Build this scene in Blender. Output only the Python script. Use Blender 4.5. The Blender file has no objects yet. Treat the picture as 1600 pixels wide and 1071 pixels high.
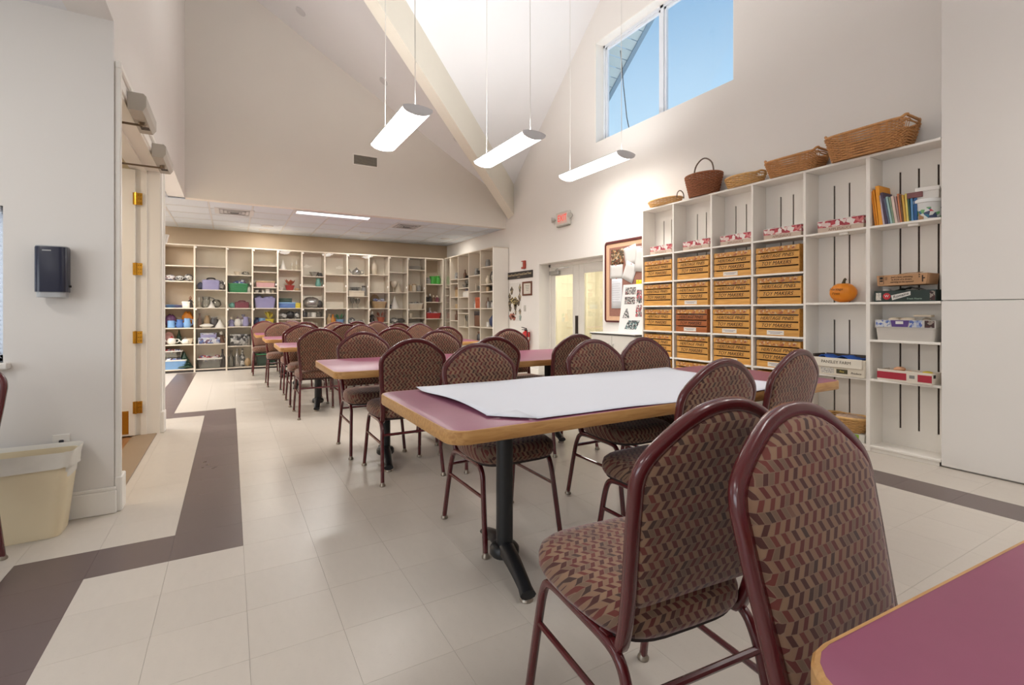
import bpy, bmesh, math, random
from mathutils import Vector, Matrix
random.seed(7)
PI = math.pi
S = bpy.context.scene
COL = S.collection

# ------------------------------------------------------------------ camera
F_PX, HX, HY = 762.0, 800.0, 486.0
cam_d = bpy.data.cameras.new('camera')
cam = bpy.data.objects.new('camera', cam_d)
COL.objects.link(cam)
cam_d.sensor_width = 36.0
cam_d.lens = 36.0 * F_PX / 1600.0
cam_d.shift_y = -(535.5 - HY) / 1600.0
cam_d.clip_start = 0.02
cam.location = (0, 0, 1.15)
YAW = math.atan(440 / 762)
cam.rotation_euler = (PI / 2, 0, -YAW)
S.camera = cam

# ------------------------------------------------------------------ world, exposure
w = bpy.data.worlds.new('sky')
S.world = w
w.use_nodes = True
nt = w.node_tree
nt.nodes.clear()
tc = nt.nodes.new('ShaderNodeTexCoord')
sep = nt.nodes.new('ShaderNodeSeparateXYZ')
rmp = nt.nodes.new('ShaderNodeValToRGB')
bg = nt.nodes.new('ShaderNodeBackground')
wo = nt.nodes.new('ShaderNodeOutputWorld')
nt.links.new(tc.outputs['Generated'], sep.inputs[0])
nt.links.new(sep.outputs[2], rmp.inputs[0])
nt.links.new(rmp.outputs[0], bg.inputs[0])
nt.links.new(bg.outputs[0], wo.inputs[0])
rmp.color_ramp.elements[0].position = 0.0
rmp.color_ramp.elements[0].color = (0.80, 0.88, 0.94, 1)
rmp.color_ramp.elements[1].position = 0.62
rmp.color_ramp.elements[1].color = (0.12, 0.30, 0.54, 1)
e = rmp.color_ramp.elements.new(0.30); e.color = (0.50, 0.70, 0.86, 1)
bg.inputs[1].default_value = 1.2

S.view_settings.view_transform = 'Standard'
S.view_settings.look = 'None'
S.view_settings.exposure = 0.06
S.view_settings.gamma = 1.0
S.view_settings.use_curve_mapping = False


def area(name, loc, size, power, rot, color=(1, 1, 1), parent=None, spread=180):
    l = bpy.data.lights.new(name, 'AREA')
    l.shape = 'RECTANGLE'
    l.size, l.size_y = size
    l.energy = power
    l.color = color
    l.spread = math.radians(spread)
    o = bpy.data.objects.new(name, l)
    COL.objects.link(o)
    o.location = loc
    o.rotation_euler = rot
    o.parent = parent
    return o


DAY = (0.92, 0.955, 1.0)
WARM = (1.0, 0.985, 0.968)
# daylight entering through the long window of the left aisle
area('aisle_window_daylight', (-4.25, 0.4, 1.65), (1.45, 3.3), 48, (0, -PI / 2, 0), DAY)

# ------------------------------------------------------------------ materials
def lin(c):
    r = []
    for v in c[:3]:
        v /= 255.0
        r.append(v / 12.92 if v <= 0.04045 else ((v + 0.055) / 1.055) ** 2.4)
    return tuple(r) + (1.0,)


MATS = {}


def mat(name, rgb, rough=0.5, metal=0.0, var=0.06, scale=6.0, bump=0.0, spec=0.5, emit=0.0, emit_rgb=None, alpha=1.0,
        stretch=(1, 1, 1), coat=0.0, sheen=0.0, objrand=0.0, detail=3.0):
    """one procedural material: noise-driven colour variation and optional relief"""
    if name in MATS:
        return MATS[name]
    m = bpy.data.materials.new(name)
    MATS[name] = m
    m.use_nodes = True
    n, l = m.node_tree.nodes, m.node_tree.links
    b = n['Principled BSDF']
    b.inputs['Roughness'].default_value = rough
    b.inputs['Metallic'].default_value = metal
    b.inputs['Specular IOR Level'].default_value = spec
    b.inputs['Coat Weight'].default_value = coat
    b.inputs['Sheen Weight'].default_value = sheen
    t = n.new('ShaderNodeTexCoord')
    mp = n.new('ShaderNodeMapping')
    mp.inputs['Scale'].default_value = stretch
    nz = n.new('ShaderNodeTexNoise')
    nz.inputs['Scale'].default_value = scale
    nz.inputs['Detail'].default_value = detail
    mx = n.new('ShaderNodeMix')
    mx.data_type = 'RGBA'
    c = lin(rgb)
    mx.inputs['A'].default_value = tuple(max(0, x * (1 - var)) for x in c[:3]) + (1,)
    mx.inputs['B'].default_value = tuple(min(1, x * (1 + var)) for x in c[:3]) + (1,)
    l.new(t.outputs['Object'], mp.inputs[0])
    l.new(mp.outputs[0], nz.inputs['Vector'])
    l.new(nz.outputs['Fac'], mx.inputs['Factor'])
    out = mx.outputs['Result']
    if objrand:
        oi = n.new('ShaderNodeObjectInfo')
        hs = n.new('ShaderNodeHueSaturation')
        mr = n.new('ShaderNodeMapRange')
        mr.inputs['To Min'].default_value = 1 - objrand
        mr.inputs['To Max'].default_value = 1 + objrand
        l.new(oi.outputs['Random'], mr.inputs['Value'])
        l.new(mr.outputs[0], hs.inputs['Value'])
        l.new(out, hs.inputs['Color'])
        out = hs.outputs[0]
    l.new(out, b.inputs['Base Color'])
    if bump:
        bp = n.new('ShaderNodeBump')
        bp.inputs['Strength'].default_value = bump
        bp.inputs['Distance'].default_value = 0.01
        l.new(nz.outputs['Fac'], bp.inputs['Height'])
        l.new(bp.outputs[0], b.inputs['Normal'])
    if emit:
        b.inputs['Emission Color'].default_value = lin(emit_rgb or rgb)
        b.inputs['Emission Strength'].default_value = emit
    if alpha < 1:
        b.inputs['Alpha'].default_value = alpha
    return m


def glass_mat(name, tint, refl=0.9, rough=0.0, base=0.06):
    """thin clear pane: straight-through transmission plus mirror reflection growing at grazing angles"""
    m = bpy.data.materials.new(name)
    MATS[name] = m
    m.use_nodes = True
    n, l = m.node_tree.nodes, m.node_tree.links
    n.clear()
    o = n.new('ShaderNodeOutputMaterial')
    tr = n.new('ShaderNodeBsdfTransparent'); tr.inputs[0].default_value = lin(tint)
    gl = n.new('ShaderNodeBsdfGlossy'); gl.inputs['Roughness'].default_value = rough
    fr = n.new('ShaderNodeFresnel'); fr.inputs['IOR'].default_value = 1.45
    ml = n.new('ShaderNodeMath'); ml.operation = 'MULTIPLY_ADD'
    ml.inputs[1].default_value = refl; ml.inputs[2].default_value = base
    mx = n.new('ShaderNodeMixShader')
    l.new(fr.outputs[0], ml.inputs[0]); l.new(ml.outputs[0], mx.inputs[0])
    l.new(tr.outputs[0], mx.inputs[1]); l.new(gl.outputs[0], mx.inputs[2]); l.new(mx.outputs[0], o.inputs[0])
    return m


def fabric_mat(name, up_axis):
    """woven upholstery: zig-zag rhombs in tan, rust and olive with pale outlines"""
    m = bpy.data.materials.new(name)
    m.use_nodes = True
    n, l = m.node_tree.nodes, m.node_tree.links
    b = n['Principled BSDF']
    b.inputs['Roughness'].default_value = 0.85
    b.inputs['Sheen Weight'].default_value = 0.35
    b.inputs['Sheen Tint'].default_value = (0.9, 0.75, 0.78, 1)
    b.inputs['Sheen Roughness'].default_value = 0.4
    t = n.new('ShaderNodeTexCoord'); s = n.new('ShaderNodeSeparateXYZ')
    l.new(t.outputs['Object'], s.inputs[0])

    def mth(op, a, c=None, d=None):
        k = n.new('ShaderNodeMath'); k.operation = op
        for i, v in enumerate((a, c, d)):
            if v is None:
                continue
            if isinstance(v, (int, float)):
                k.inputs[i].default_value = v
            else:
                l.new(v, k.inputs[i])
        return k.outputs[0]
    yz = s.outputs[2] if up_axis == 2 else mth('ADD', s.outputs[1], s.outputs[2])
    v = mth('MULTIPLY', yz, 1 / 0.0195)
    row = mth('FLOOR', v)
    fv = mth('FRACT', v)
    odd = mth('FLOORED_MODULO', row, 2.0)
    # rhombs lean left on one row and right on the next; each row is offset by one and a half cells
    lean = mth('MULTIPLY', mth('MULTIPLY_ADD', odd, 2.0, -1.0), mth('MULTIPLY', fv, 0.8))
    u = mth('ADD', mth('MULTIPLY_ADD', s.outputs[0], 1 / 0.0135, mth('MULTIPLY', row, 2.0)), lean)
    cu, cv = mth('FLOOR', u), row
    fu = mth('FRACT', u)
    par = mth('LESS_THAN', mth('FLOORED_MODULO', cu, 2.0), 0.5)
    cx = n.new('ShaderNodeCombineXYZ')
    l.new(cu, cx.inputs[0]); l.new(cv, cx.inputs[1])
    wn = n.new('ShaderNodeTexWhiteNoise'); wn.noise_dimensions = '2D'
    l.new(cx.outputs[0], wn.inputs['Vector'])
    val = mth('MULTIPLY_ADD', wn.outputs['Value'], 0.42, mth('MULTIPLY', par, 0.55))
    r = n.new('ShaderNodeValToRGB'); r.color_ramp.interpolation = 'CONSTANT'
    els = r.color_ramp.elements
    els[0].position = 0; els[0].color = lin((132, 101, 79))
    els[1].position = 0.16; els[1].color = lin((114, 90, 72))
    for p, c in ((0.28, (138, 108, 84)), (0.42, (116, 82, 66)), (0.55, (92, 38, 33)), (0.70, (74, 38, 32)), (0.84, (104, 48, 40)), (0.93, (66, 44, 37))):
        k = els.new(p); k.color = lin(c)
    l.new(val, r.inputs[0])
    eu = mth('MINIMUM', fu, mth('SUBTRACT', 1.0, fu))
    ev = mth('MINIMUM', fv, mth('SUBTRACT', 1.0, fv))
    edge = mth('LESS_THAN', mth('MINIMUM', eu, mth('ADD', ev, 0.03)), 0.06)
    mx = n.new('ShaderNodeMix'); mx.data_type = 'RGBA'
    l.new(edge, mx.inputs['Factor'])
    l.new(r.outputs[0], mx.inputs['A'])
    mx.inputs['B'].default_value = lin((128, 102, 84))
    l.new(mx.outputs['Result'], b.inputs['Base Color'])
    bp = n.new('ShaderNodeBump'); bp.inputs['Strength'].default_value = 0.25; bp.inputs['Distance'].default_value = 0.002
    l.new(edge, bp.inputs['Height']); l.new(bp.outputs[0], b.inputs['Normal'])
    return m


def vct_mat(name, rgb, fleck, rough):
    """vinyl floor tile: soft mottling, fine streaks, sparse flecks and a slightly uneven polish"""
    m = bpy.data.materials.new(name)
    MATS[name] = m
    m.use_nodes = True
    n, l = m.node_tree.nodes, m.node_tree.links
    b = n['Principled BSDF']
    g = n.new('ShaderNodeNewGeometry')
    mp = n.new('ShaderNodeMapping'); mp.inputs['Scale'].default_value = (14, 5, 1); mp.inputs['Rotation'].default_value = (0, 0, 0.5)
    l.new(g.outputs['Position'], mp.inputs[0])
    n1 = n.new('ShaderNodeTexNoise'); n1.inputs['Scale'].default_value = 2.5; n1.inputs['Detail'].default_value = 8
    l.new(mp.outputs[0], n1.inputs['Vector'])
    mx = n.new('ShaderNodeMix'); mx.data_type = 'RGBA'
    c = lin(rgb)
    mx.inputs['A'].default_value = tuple(x * 0.955 for x in c[:3]) + (1,)
    mx.inputs['B'].default_value = tuple(min(1, x * 1.03) for x in c[:3]) + (1,)
    l.new(n1.outputs['Fac'], mx.inputs['Factor'])
    n2 = n.new('ShaderNodeTexNoise'); n2.inputs['Scale'].default_value = 16; n2.inputs['Detail'].default_value = 2
    mp2 = n.new('ShaderNodeMapping'); mp2.inputs['Scale'].default_value = (3, 11, 1); mp2.inputs['Rotation'].default_value = (0, 0, -0.35)
    l.new(g.outputs['Position'], mp2.inputs[0]); l.new(mp2.outputs[0], n2.inputs['Vector'])
    th = n.new('ShaderNodeMapRange'); th.inputs['From Min'].default_value = 0.62; th.inputs['From Max'].default_value = 0.8
    l.new(n2.outputs['Fac'], th.inputs['Value'])
    sc = n.new('ShaderNodeMath'); sc.operation = 'MULTIPLY'; sc.inputs[1].default_value = 0.22
    l.new(th.outputs[0], sc.inputs[0])
    m2 = n.new('ShaderNodeMix'); m2.data_type = 'RGBA'
    l.new(sc.outputs[0], m2.inputs['Factor']); l.new(mx.outputs['Result'], m2.inputs['A'])
    m2.inputs['B'].default_value = lin(fleck)
    oi = n.new('ShaderNodeObjectInfo'); hs = n.new('ShaderNodeHueSaturation')
    mr = n.new('ShaderNodeMapRange'); mr.inputs['To Min'].default_value = 0.975; mr.inputs['To Max'].default_value = 1.02
    l.new(oi.outputs['Random'], mr.inputs['Value']); l.new(mr.outputs[0], hs.inputs['Value'])
    l.new(m2.outputs['Result'], hs.inputs['Color']); l.new(hs.outputs[0], b.inputs['Base Color'])
    n3 = n.new('ShaderNodeTexNoise'); n3.inputs['Scale'].default_value = 2.0; n3.inputs['Detail'].default_value = 4
    l.new(g.outputs['Position'], n3.inputs['Vector'])
    rr = n.new('ShaderNodeMapRange'); rr.inputs['To Min'].default_value = rough * 0.95; rr.inputs['To Max'].default_value = rough * 1.05
    l.new(n3.outputs['Fac'], rr.inputs['Value']); l.new(rr.outputs[0], b.inputs['Roughness'])
    return m


def wood_mat(name, rgb, dark, rough=0.45, scale=9.0, axis='Y', objrand=0.05):
    m = bpy.data.materials.new(name)
    MATS[name] = m
    m.use_nodes = True
    n, l = m.node_tree.nodes, m.node_tree.links
    b = n['Principled BSDF']; b.inputs['Roughness'].default_value = rough
    t = n.new('ShaderNodeTexCoord'); mp = n.new('ShaderNodeMapping')
    mp.inputs['Scale'].default_value = {'X': (0.6, 6, 6), 'Y': (6, 0.6, 6), 'Z': (6, 6, 0.6)}[axis]
    nz = n.new('ShaderNodeTexNoise'); nz.inputs['Scale'].default_value = scale; nz.inputs['Detail'].default_value = 5
    nz.inputs['Distortion'].default_value = 0.6
    l.new(t.outputs['Object'], mp.inputs[0]); l.new(mp.outputs[0], nz.inputs['Vector'])
    r = n.new('ShaderNodeValToRGB')
    r.color_ramp.elements[0].position = 0.3; r.color_ramp.elements[0].color = lin(dark)
    r.color_ramp.elements[1].position = 0.62; r.color_ramp.elements[1].color = lin(rgb)
    l.new(nz.outputs['Fac'], r.inputs[0])
    oi = n.new('ShaderNodeObjectInfo'); hs = n.new('ShaderNodeHueSaturation'); mr = n.new('ShaderNodeMapRange')
    mr.inputs['To Min'].default_value = 1 - objrand; mr.inputs['To Max'].default_value = 1 + objrand
    l.new(oi.outputs['Random'], mr.inputs['Value']); l.new(mr.outputs[0], hs.inputs['Value'])
    l.new(r.outputs[0], hs.inputs['Color']); l.new(hs.outputs[0], b.inputs['Base Color'])
    return m


def blotch_mat(name, cols, scale=25.0, rough=0.5):
    """printed picture: patchy colours of a small photograph or printed carton"""
    if name in MATS:
        return MATS[name]
    m = bpy.data.materials.new(name)
    MATS[name] = m
    m.use_nodes = True
    n, l = m.node_tree.nodes, m.node_tree.links
    b = n['Principled BSDF']; b.inputs['Roughness'].default_value = rough
    t = n.new('ShaderNodeTexCoord')
    vo = n.new('ShaderNodeTexVoronoi'); vo.inputs['Scale'].default_value = scale
    l.new(t.outputs['Object'], vo.inputs['Vector'])
    s = n.new('ShaderNodeSeparateColor'); l.new(vo.outputs['Color'], s.inputs[0])
    r = n.new('ShaderNodeValToRGB'); r.color_ramp.interpolation = 'CONSTANT'
    k = len(cols)
    r.color_ramp.elements[0].position = 0; r.color_ramp.elements[0].color = lin(cols[0])
    r.color_ramp.elements[1].position = 1 / k; r.color_ramp.elements[1].color = lin(cols[1])
    for i in range(2, k):
        q = r.color_ramp.elements.new(i / k); q.color = lin(cols[i])
    l.new(s.outputs[0], r.inputs[0]); l.new(r.outputs[0], b.inputs['Base Color'])
    return m


WALL = mat('wall_paint', (235, 231, 226), 0.75, var=0.025, scale=1.5, bump=0.03)
WALLW = mat('wall_paint_white', (226, 223, 216), 0.7, var=0.02, scale=1.5, bump=0.03)
BEIGE = mat('wall_paint_beige', (190, 170, 146), 0.8, var=0.03, scale=1.5)
CEILW = mat('ceiling_white', (236, 236, 237), 0.85, var=0.015, scale=2)
TRIM = mat('trim_gloss_white', (244, 240, 233), 0.4, var=0.015, scale=3)
TILE = vct_mat('cream_vinyl_tile', (204, 195, 184), (160, 148, 136), 0.30)
TILEB = vct_mat('brown_vinyl_tile', (104, 89, 87), (60, 48, 48), 0.28)
SLAB = mat('floor_adhesive', (150, 140, 128), 0.8)
FABRIC = fabric_mat('rhomb_fabric_back', 2)
FABRIC_SEAT = fabric_mat('rhomb_fabric_seat', 1)
FRAME = mat('maroon_enamel', (84, 22, 27), 0.24, var=0.12, scale=14, spec=0.6, coat=0.3)
GLIDE = mat('glide_metal', (150, 140, 128), 0.35, metal=0.8)
RUBBER = mat('glide_rubber', (46, 40, 38), 0.7)
LAMINATE = mat('plum_laminate', (146, 82, 106), 0.36, var=0.05, scale=30, spec=0.35)
EDGE = wood_mat('oak_edge_band', (194, 148, 92), (170, 122, 70), 0.4, 14, 'X')
BLACKM = mat('black_cast_iron', (24, 25, 28), 0.42, var=0.1, scale=20, bump=0.05)
UNDER = mat('table_underside', (58, 44, 38), 0.8)
PAPER = mat('white_paper', (226, 230, 240), 0.75, var=0.012, scale=4)
SHELFW = mat('shelf_paint', (242, 237, 229), 0.5, var=0.02, scale=5)
SHELFB = mat('alcove_shelf_paint', (222, 211, 195), 0.55, var=0.03, scale=5)
SHELFBK = mat('alcove_shelf_back', (242, 234, 218), 0.65, var=0.03, scale=3)
SLOT_SHADE = mat('slot_shade_brown', (66, 52, 40), 0.9)  # shade inside the shelf slots, put into the colour
PINE = wood_mat('pine_crate', (222, 166, 84), (198, 138, 60), 0.5, 10, 'X', 0.08)
PINED = wood_mat('pine_crate_dark', (176, 100, 46), (142, 74, 30), 0.5, 10, 'X', 0.04)
INK = mat('black_ink', (34, 26, 20), 0.7)
WICKER = mat('wicker_honey', (196, 142, 88), 0.6, var=0.35, scale=40)
WICKERD = mat('wicker_brown', (150, 92, 58), 0.6, var=0.35, scale=40)
WICKERL = mat('wicker_pale', (212, 168, 108), 0.6, var=0.3, scale=40)
GLASS = glass_mat('cabinet_glass', (254, 254, 254), 0.42, 0.0, 0.010)
WGLASS = glass_mat('window_glass', (252, 254, 255), 0.12, 0.0, 0.0)
BRASS = mat('polished_brass', (208, 160, 62), 0.25, metal=0.9, var=0.1)
CHROME = mat('satin_chrome', (170, 168, 164), 0.3, metal=0.9)
LENS = mat('lamp_lens', (255, 250, 240), 0.4, emit=15.0, emit_rgb=(255, 249, 240))
LENS_DIM = mat('lamp_lens_dimmed', (255, 250, 240), 0.4, emit=4.0, emit_rgb=(255, 249, 240))
HOUSING = mat('lamp_housing', (214, 214, 216), 0.5)
CARD = mat('cardboard', (184, 142, 104), 0.8, var=0.06, scale=12)


# ------------------------------------------------------------------ mesh helpers
class MB:
    """collects vertices and faces; build() links them as one mesh object"""
    def __init__(s):
        s.v, s.f, s.m = [], [], []

    def add(s, vs, fs, mi=0):
        o = len(s.v)
        s.v.extend([tuple(p) for p in vs])
        for f in fs:
            s.f.append(tuple(o + i for i in f)); s.m.append(mi)
        return s

    def box(s, x0, x1, y0, y1, z0, z1, bev=0.0, mi=0):
        if bev <= 0:
            s.add([(x, y, z) for x in (x0, x1) for y in (y0, y1) for z in (z0, z1)],
                  [(0, 1, 3, 2), (4, 6, 7, 5), (0, 4, 5, 1), (2, 3, 7, 6), (0, 2, 6, 4), (1, 5, 7, 3)], mi)
            return s
        b = bev
        idx, vs = {}, []
        for sx in (0, 1):
            for sy in (0, 1):
                for sz in (0, 1):
                    X, Y, Z = (x0, x1)[sx], (y0, y1)[sy], (z0, z1)[sz]
                    dx, dy, dz = (b, -b)[sx], (b, -b)[sy], (b, -b)[sz]
                    for a, p in (('x', (X, Y + dy, Z + dz)), ('y', (X + dx, Y, Z + dz)), ('z', (X + dx, Y + dy, Z))):
                        idx[(sx, sy, sz, a)] = len(vs); vs.append(p)
        g = lambda *k: idx[k]
        fs = []
        for q in (0, 1):
            fs.append((g(q, 0, 0, 'x'), g(q, 1, 0, 'x'), g(q, 1, 1, 'x'), g(q, 0, 1, 'x')))
            fs.append((g(0, q, 0, 'y'), g(1, q, 0, 'y'), g(1, q, 1, 'y'), g(0, q, 1, 'y')))
            fs.append((g(0, 0, q, 'z'), g(1, 0, q, 'z'), g(1, 1, q, 'z'), g(0, 1, q, 'z')))
        for a in (0, 1):
            for c in (0, 1):
                fs.append((g(a, c, 0, 'x'), g(a, c, 0, 'y'), g(a, c, 1, 'y'), g(a, c, 1, 'x')))
                fs.append((g(a, 0, c, 'x'), g(a, 0, c, 'z'), g(a, 1, c, 'z'), g(a, 1, c, 'x')))
                fs.append((g(0, a, c, 'y'), g(0, a, c, 'z'), g(1, a, c, 'z'), g(1, a, c, 'y')))
                for d in (0, 1):
                    fs.append((g(a, c, d, 'x'), g(a, c, d, 'y'), g(a, c, d, 'z')))
        s.add(vs, fs, mi)
        return s

    def prism(s, poly, vec, mi=0):
        k = len(poly)
        vs = [Vector(p) for p in poly] + [Vector(p) + Vector(vec) for p in poly]
        fs = [tuple(range(k)), tuple(range(2 * k - 1, k - 1, -1))]
        fs += [(i, (i + 1) % k, k + (i + 1) % k, k + i) for i in range(k)]
        s.add(vs, fs, mi)
        return s

    def loft(s, loops, cap0=True, cap1=True, mi=0, closed=True):
        k = len(loops[0]); vs = [p for L in loops for p in L]; fs = []
        for j in range(len(loops) - 1):
            for i in range(k if closed else k - 1):
                a, b2 = j * k + i, j * k + (i + 1) % k
                fs.append((a, b2, b2 + k, a + k))
        if cap0: fs.append(tuple(range(k - 1, -1, -1)))
        if cap1: fs.append(tuple(range((len(loops) - 1) * k, len(loops) * k)))
        s.add(vs, fs, mi)
        return s

    def lathe(s, prof, n=16, c=(0, 0, 0), mi=0, sx=1.0, sy=1.0):
        loops = [[(c[0] + r * sx * math.cos(2 * PI * i / n), c[1] + r * sy * math.sin(2 * PI * i / n), c[2] + z) for i in range(n)] for r, z in prof]
        return s.loft(loops, True, True, mi)

    def tube(s, pts, r, n=8, closed=False, ref=None, rect=None, mi=0, cap=True):
        """sweep a round (r) or rounded-rectangular (rect=(along ref, across)) section along pts"""
        P = [Vector(p) for p in pts]; k = len(P); loops = []
        nrm = None
        for i in range(k):
            a = P[i - 1] if (i > 0 or closed) else P[i]
            b2 = P[(i + 1) % k] if (i < k - 1 or closed) else P[i]
            t = (b2 - a)
            if t.length < 1e-9: t = Vector((0, 0, 1))
            t.normalize()
            if ref is not None:
                u = Vector(ref) - t * t.dot(Vector(ref)); u.normalize()
            else:
                if nrm is None:
                    h = Vector((0, 0, 1)) if abs(t.z) < 0.9 else Vector((1, 0, 0))
                    u = h - t * t.dot(h); u.normalize()
                else:
                    u = nrm - t * t.dot(nrm); u.normalize()
                nrm = u
            v2 = t.cross(u)
            rr = r[i] if isinstance(r, (list, tuple)) else r
            if rect:
                w2, h2 = rect[0] / 2, rect[1] / 2; q = min(w2, h2) * 0.4
                sec = [(w2, h2 - q), (w2 - q, h2), (-w2 + q, h2), (-w2, h2 - q), (-w2, -h2 + q), (-w2 + q, -h2), (w2 - q, -h2), (w2, -h2 + q)]
                loops.append([P[i] + u * x + v2 * y for x, y in sec])
            else:
                loops.append([P[i] + (u * math.cos(2 * PI * j / n) + v2 * math.sin(2 * PI * j / n)) * rr for j in range(n)])
        if closed: loops.append(loops[0])
        return s.loft(loops, cap and not closed, cap and not closed, mi)

    def xf(s, M, i0=0):
        for i in range(i0, len(s.v)):
            s.v[i] = tuple(M @ Vector(s.v[i]))
        return s

    def mesh(s, name, ang=40):
        me = bpy.data.meshes.new(name)
        me.from_pydata(s.v, [], s.f)
        if len(set(s.m)) > 1:
            me.polygons.foreach_set('material_index', s.m)
        bm = bmesh.new(); bm.from_mesh(me)
        bmesh.ops.recalc_face_normals(bm, faces=bm.faces)
        bm.to_mesh(me); bm.free()
        if ang:
            me.polygons.foreach_set('use_smooth', [True] * len(me.polygons))
            me.set_sharp_from_angle(angle=math.radians(ang))
        return me

    def build(s, name, mats, parent=None, loc=(0, 0, 0), rz=0.0, ang=40):
        me = s.mesh(name, ang)
        return link(name, me, mats, parent, loc, rz)


def link(name, me, mats, parent=None, loc=(0, 0, 0), rz=0.0):
    for m in (mats if isinstance(mats, (list, tuple)) else [mats]):
        if m is not None and m.name not in [x.name for x in me.materials if x]:
            me.materials.append(m)
    o = bpy.data.objects.new(name, me)
    COL.objects.link(o)
    o.parent = parent
    o.location = loc
    o.rotation_euler = (0, 0, rz)
    return o


def tag(o, label=None, cat=None, group=None, kind=None):
    if label: o['label'] = label
    if cat: o['category'] = cat
    if group: o['group'] = group
    if kind: o['kind'] = kind
    return o


def thing(name, label, cat, loc=(0, 0, 0), rz=0.0, group=None):
    o = bpy.data.objects.new(name, None)
    COL.objects.link(o)
    o.empty_display_size = 0.05
    o.location = loc
    o.rotation_euler = (0, 0, rz)
    return tag(o, label, cat, group)


KIDS = {}


def dup(root, loc, rz, label, group=None):
    r = root.copy(); COL.objects.link(r)
    r.location = loc; r.rotation_euler = (root.rotation_euler[0], root.rotation_euler[1], rz)
    r['label'] = label
    if group: r['group'] = group
    for ch in root.children:
        c = ch.copy(); COL.objects.link(c); c.parent = r
        for g in ch.children:
            d = g.copy(); COL.objects.link(d); d.parent = c
    return r


def struct(name, mb, m, label, cat, ang=0, parent=None):
    o = mb.build(name, m, parent, ang=ang)
    if parent is None:
        tag(o, label, cat, kind='structure')
    return o


TXT = {}


def text_mesh(body, size, shear=0.0, ext=0.0006):
    key = (body, size, shear)
    if key not in TXT:
        cu = bpy.data.curves.new('lettering', 'FONT')
        cu.body = body; cu.size = size; cu.shear = shear; cu.extrude = ext
        cu.align_x = 'CENTER'; cu.align_y = 'CENTER'; cu.resolution_u = 3
        t = bpy.data.objects.new('lettering_tmp', cu); COL.objects.link(t)
        bpy.context.view_layer.update()
        me = bpy.data.meshes.new_from_object(t.evaluated_get(bpy.context.evaluated_depsgraph_get()))
        bpy.data.objects.remove(t)
        TXT[key] = me
    return TXT[key]


def text(body, size, m, parent, loc, rot=(PI / 2, 0, 0), shear=0.0, sx=1.0, name='lettering'):
    """lettering standing in the local x-z plane, read from -y"""
    me = text_mesh(body, size, shear)
    if m.name not in [x.name for x in me.materials if x]: me.materials.append(m)
    o = bpy.data.objects.new(name, me); COL.objects.link(o)
    if o.material_slots:
        o.material_slots[0].link = 'OBJECT'; o.material_slots[0].material = m
    o.parent = parent; o.location = loc; o.rotation_euler = rot; o.scale = (sx, 1, 1)
    return o


def rrect(w, d, r, z, n=4, cx=0.0, cy=0.0):
    p = []
    for (sx, sy, a0) in ((1, 1, 0), (-1, 1, 90), (-1, -1, 180), (1, -1, 270)):
        for i in range(n + 1):
            a = math.radians(a0 + 90 * i / n)
            p.append((cx + sx * (w / 2 - r) + r * math.cos(a), cy + sy * (d / 2 - r) + r * math.sin(a), z))
    return p


def arc(c, r, a0, a1, n, plane='xz'):
    out = []
    for i in range(n + 1):
        a = math.radians(a0 + (a1 - a0) * i / n)
        u, v = r * math.cos(a), r * math.sin(a)
        out.append((c[0] + u, c[1], c[2] + v) if plane == 'xz' else (c[0], c[1] + u, c[2] + v) if plane == 'yz' else (c[0] + u, c[1] + v, c[2]))
    return out

# ================================================================== THE SETTING
XL, XR = -0.575, 4.78          # nave side walls
YB, YA = 8.52, 11.60           # bulkhead, alcove back wall
YR = -3.5                      # wall behind the camera
ZL = 2.80                      # low ceiling
ZE, K1, K2, YM = 3.35, 0.59, 0.85, 4.60   # eave height, slopes, gable ridge


def zp1(x): return ZE + K1 * (XR - x)
def zp2(y): return ZE + K2 * (YB - YM - abs(y - YM))


# ---- floor: slab plus single vinyl tiles
slab = struct('floor', MB().box(-4.2, 5.05, YR - 0.2, YA + 0.1, -0.15, -0.004), SLAB, 'cream vinyl tile floor with brown tile border bands', 'floor')
T = 0.3
xs = [0.055 + T * k for k in range(-14, 13)] + [3.735, 4.035, 4.335, 4.635, 4.78]
ys = [2.725 + T * k for k in range(-20, 30)]
ys = [y for y in ys if y < YA] + [YA]
tile_mesh = MB().box(-T / 2 + .0004, T / 2 - .0004, -T / 2 + .0004, T / 2 - .0004, -0.004, 0.0).mesh('floor_tile', 0)


def dark(x, y):
    if -0.245 < x < 0.055 and 2.725 < y < 6.625: return True
    if 2.725 < y < 3.025 and -0.845 < x < 0.055: return True
    if -0.845 < x < -0.545 and y < 3.025: return True
    if 6.325 < y < 6.625 and -0.845 < x < 0.055: return True
    if -0.845 < x < -0.545 and 6.325 < y < 10.9: return True
    return 3.735 < x < 4.035 and y < 7.8


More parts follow.
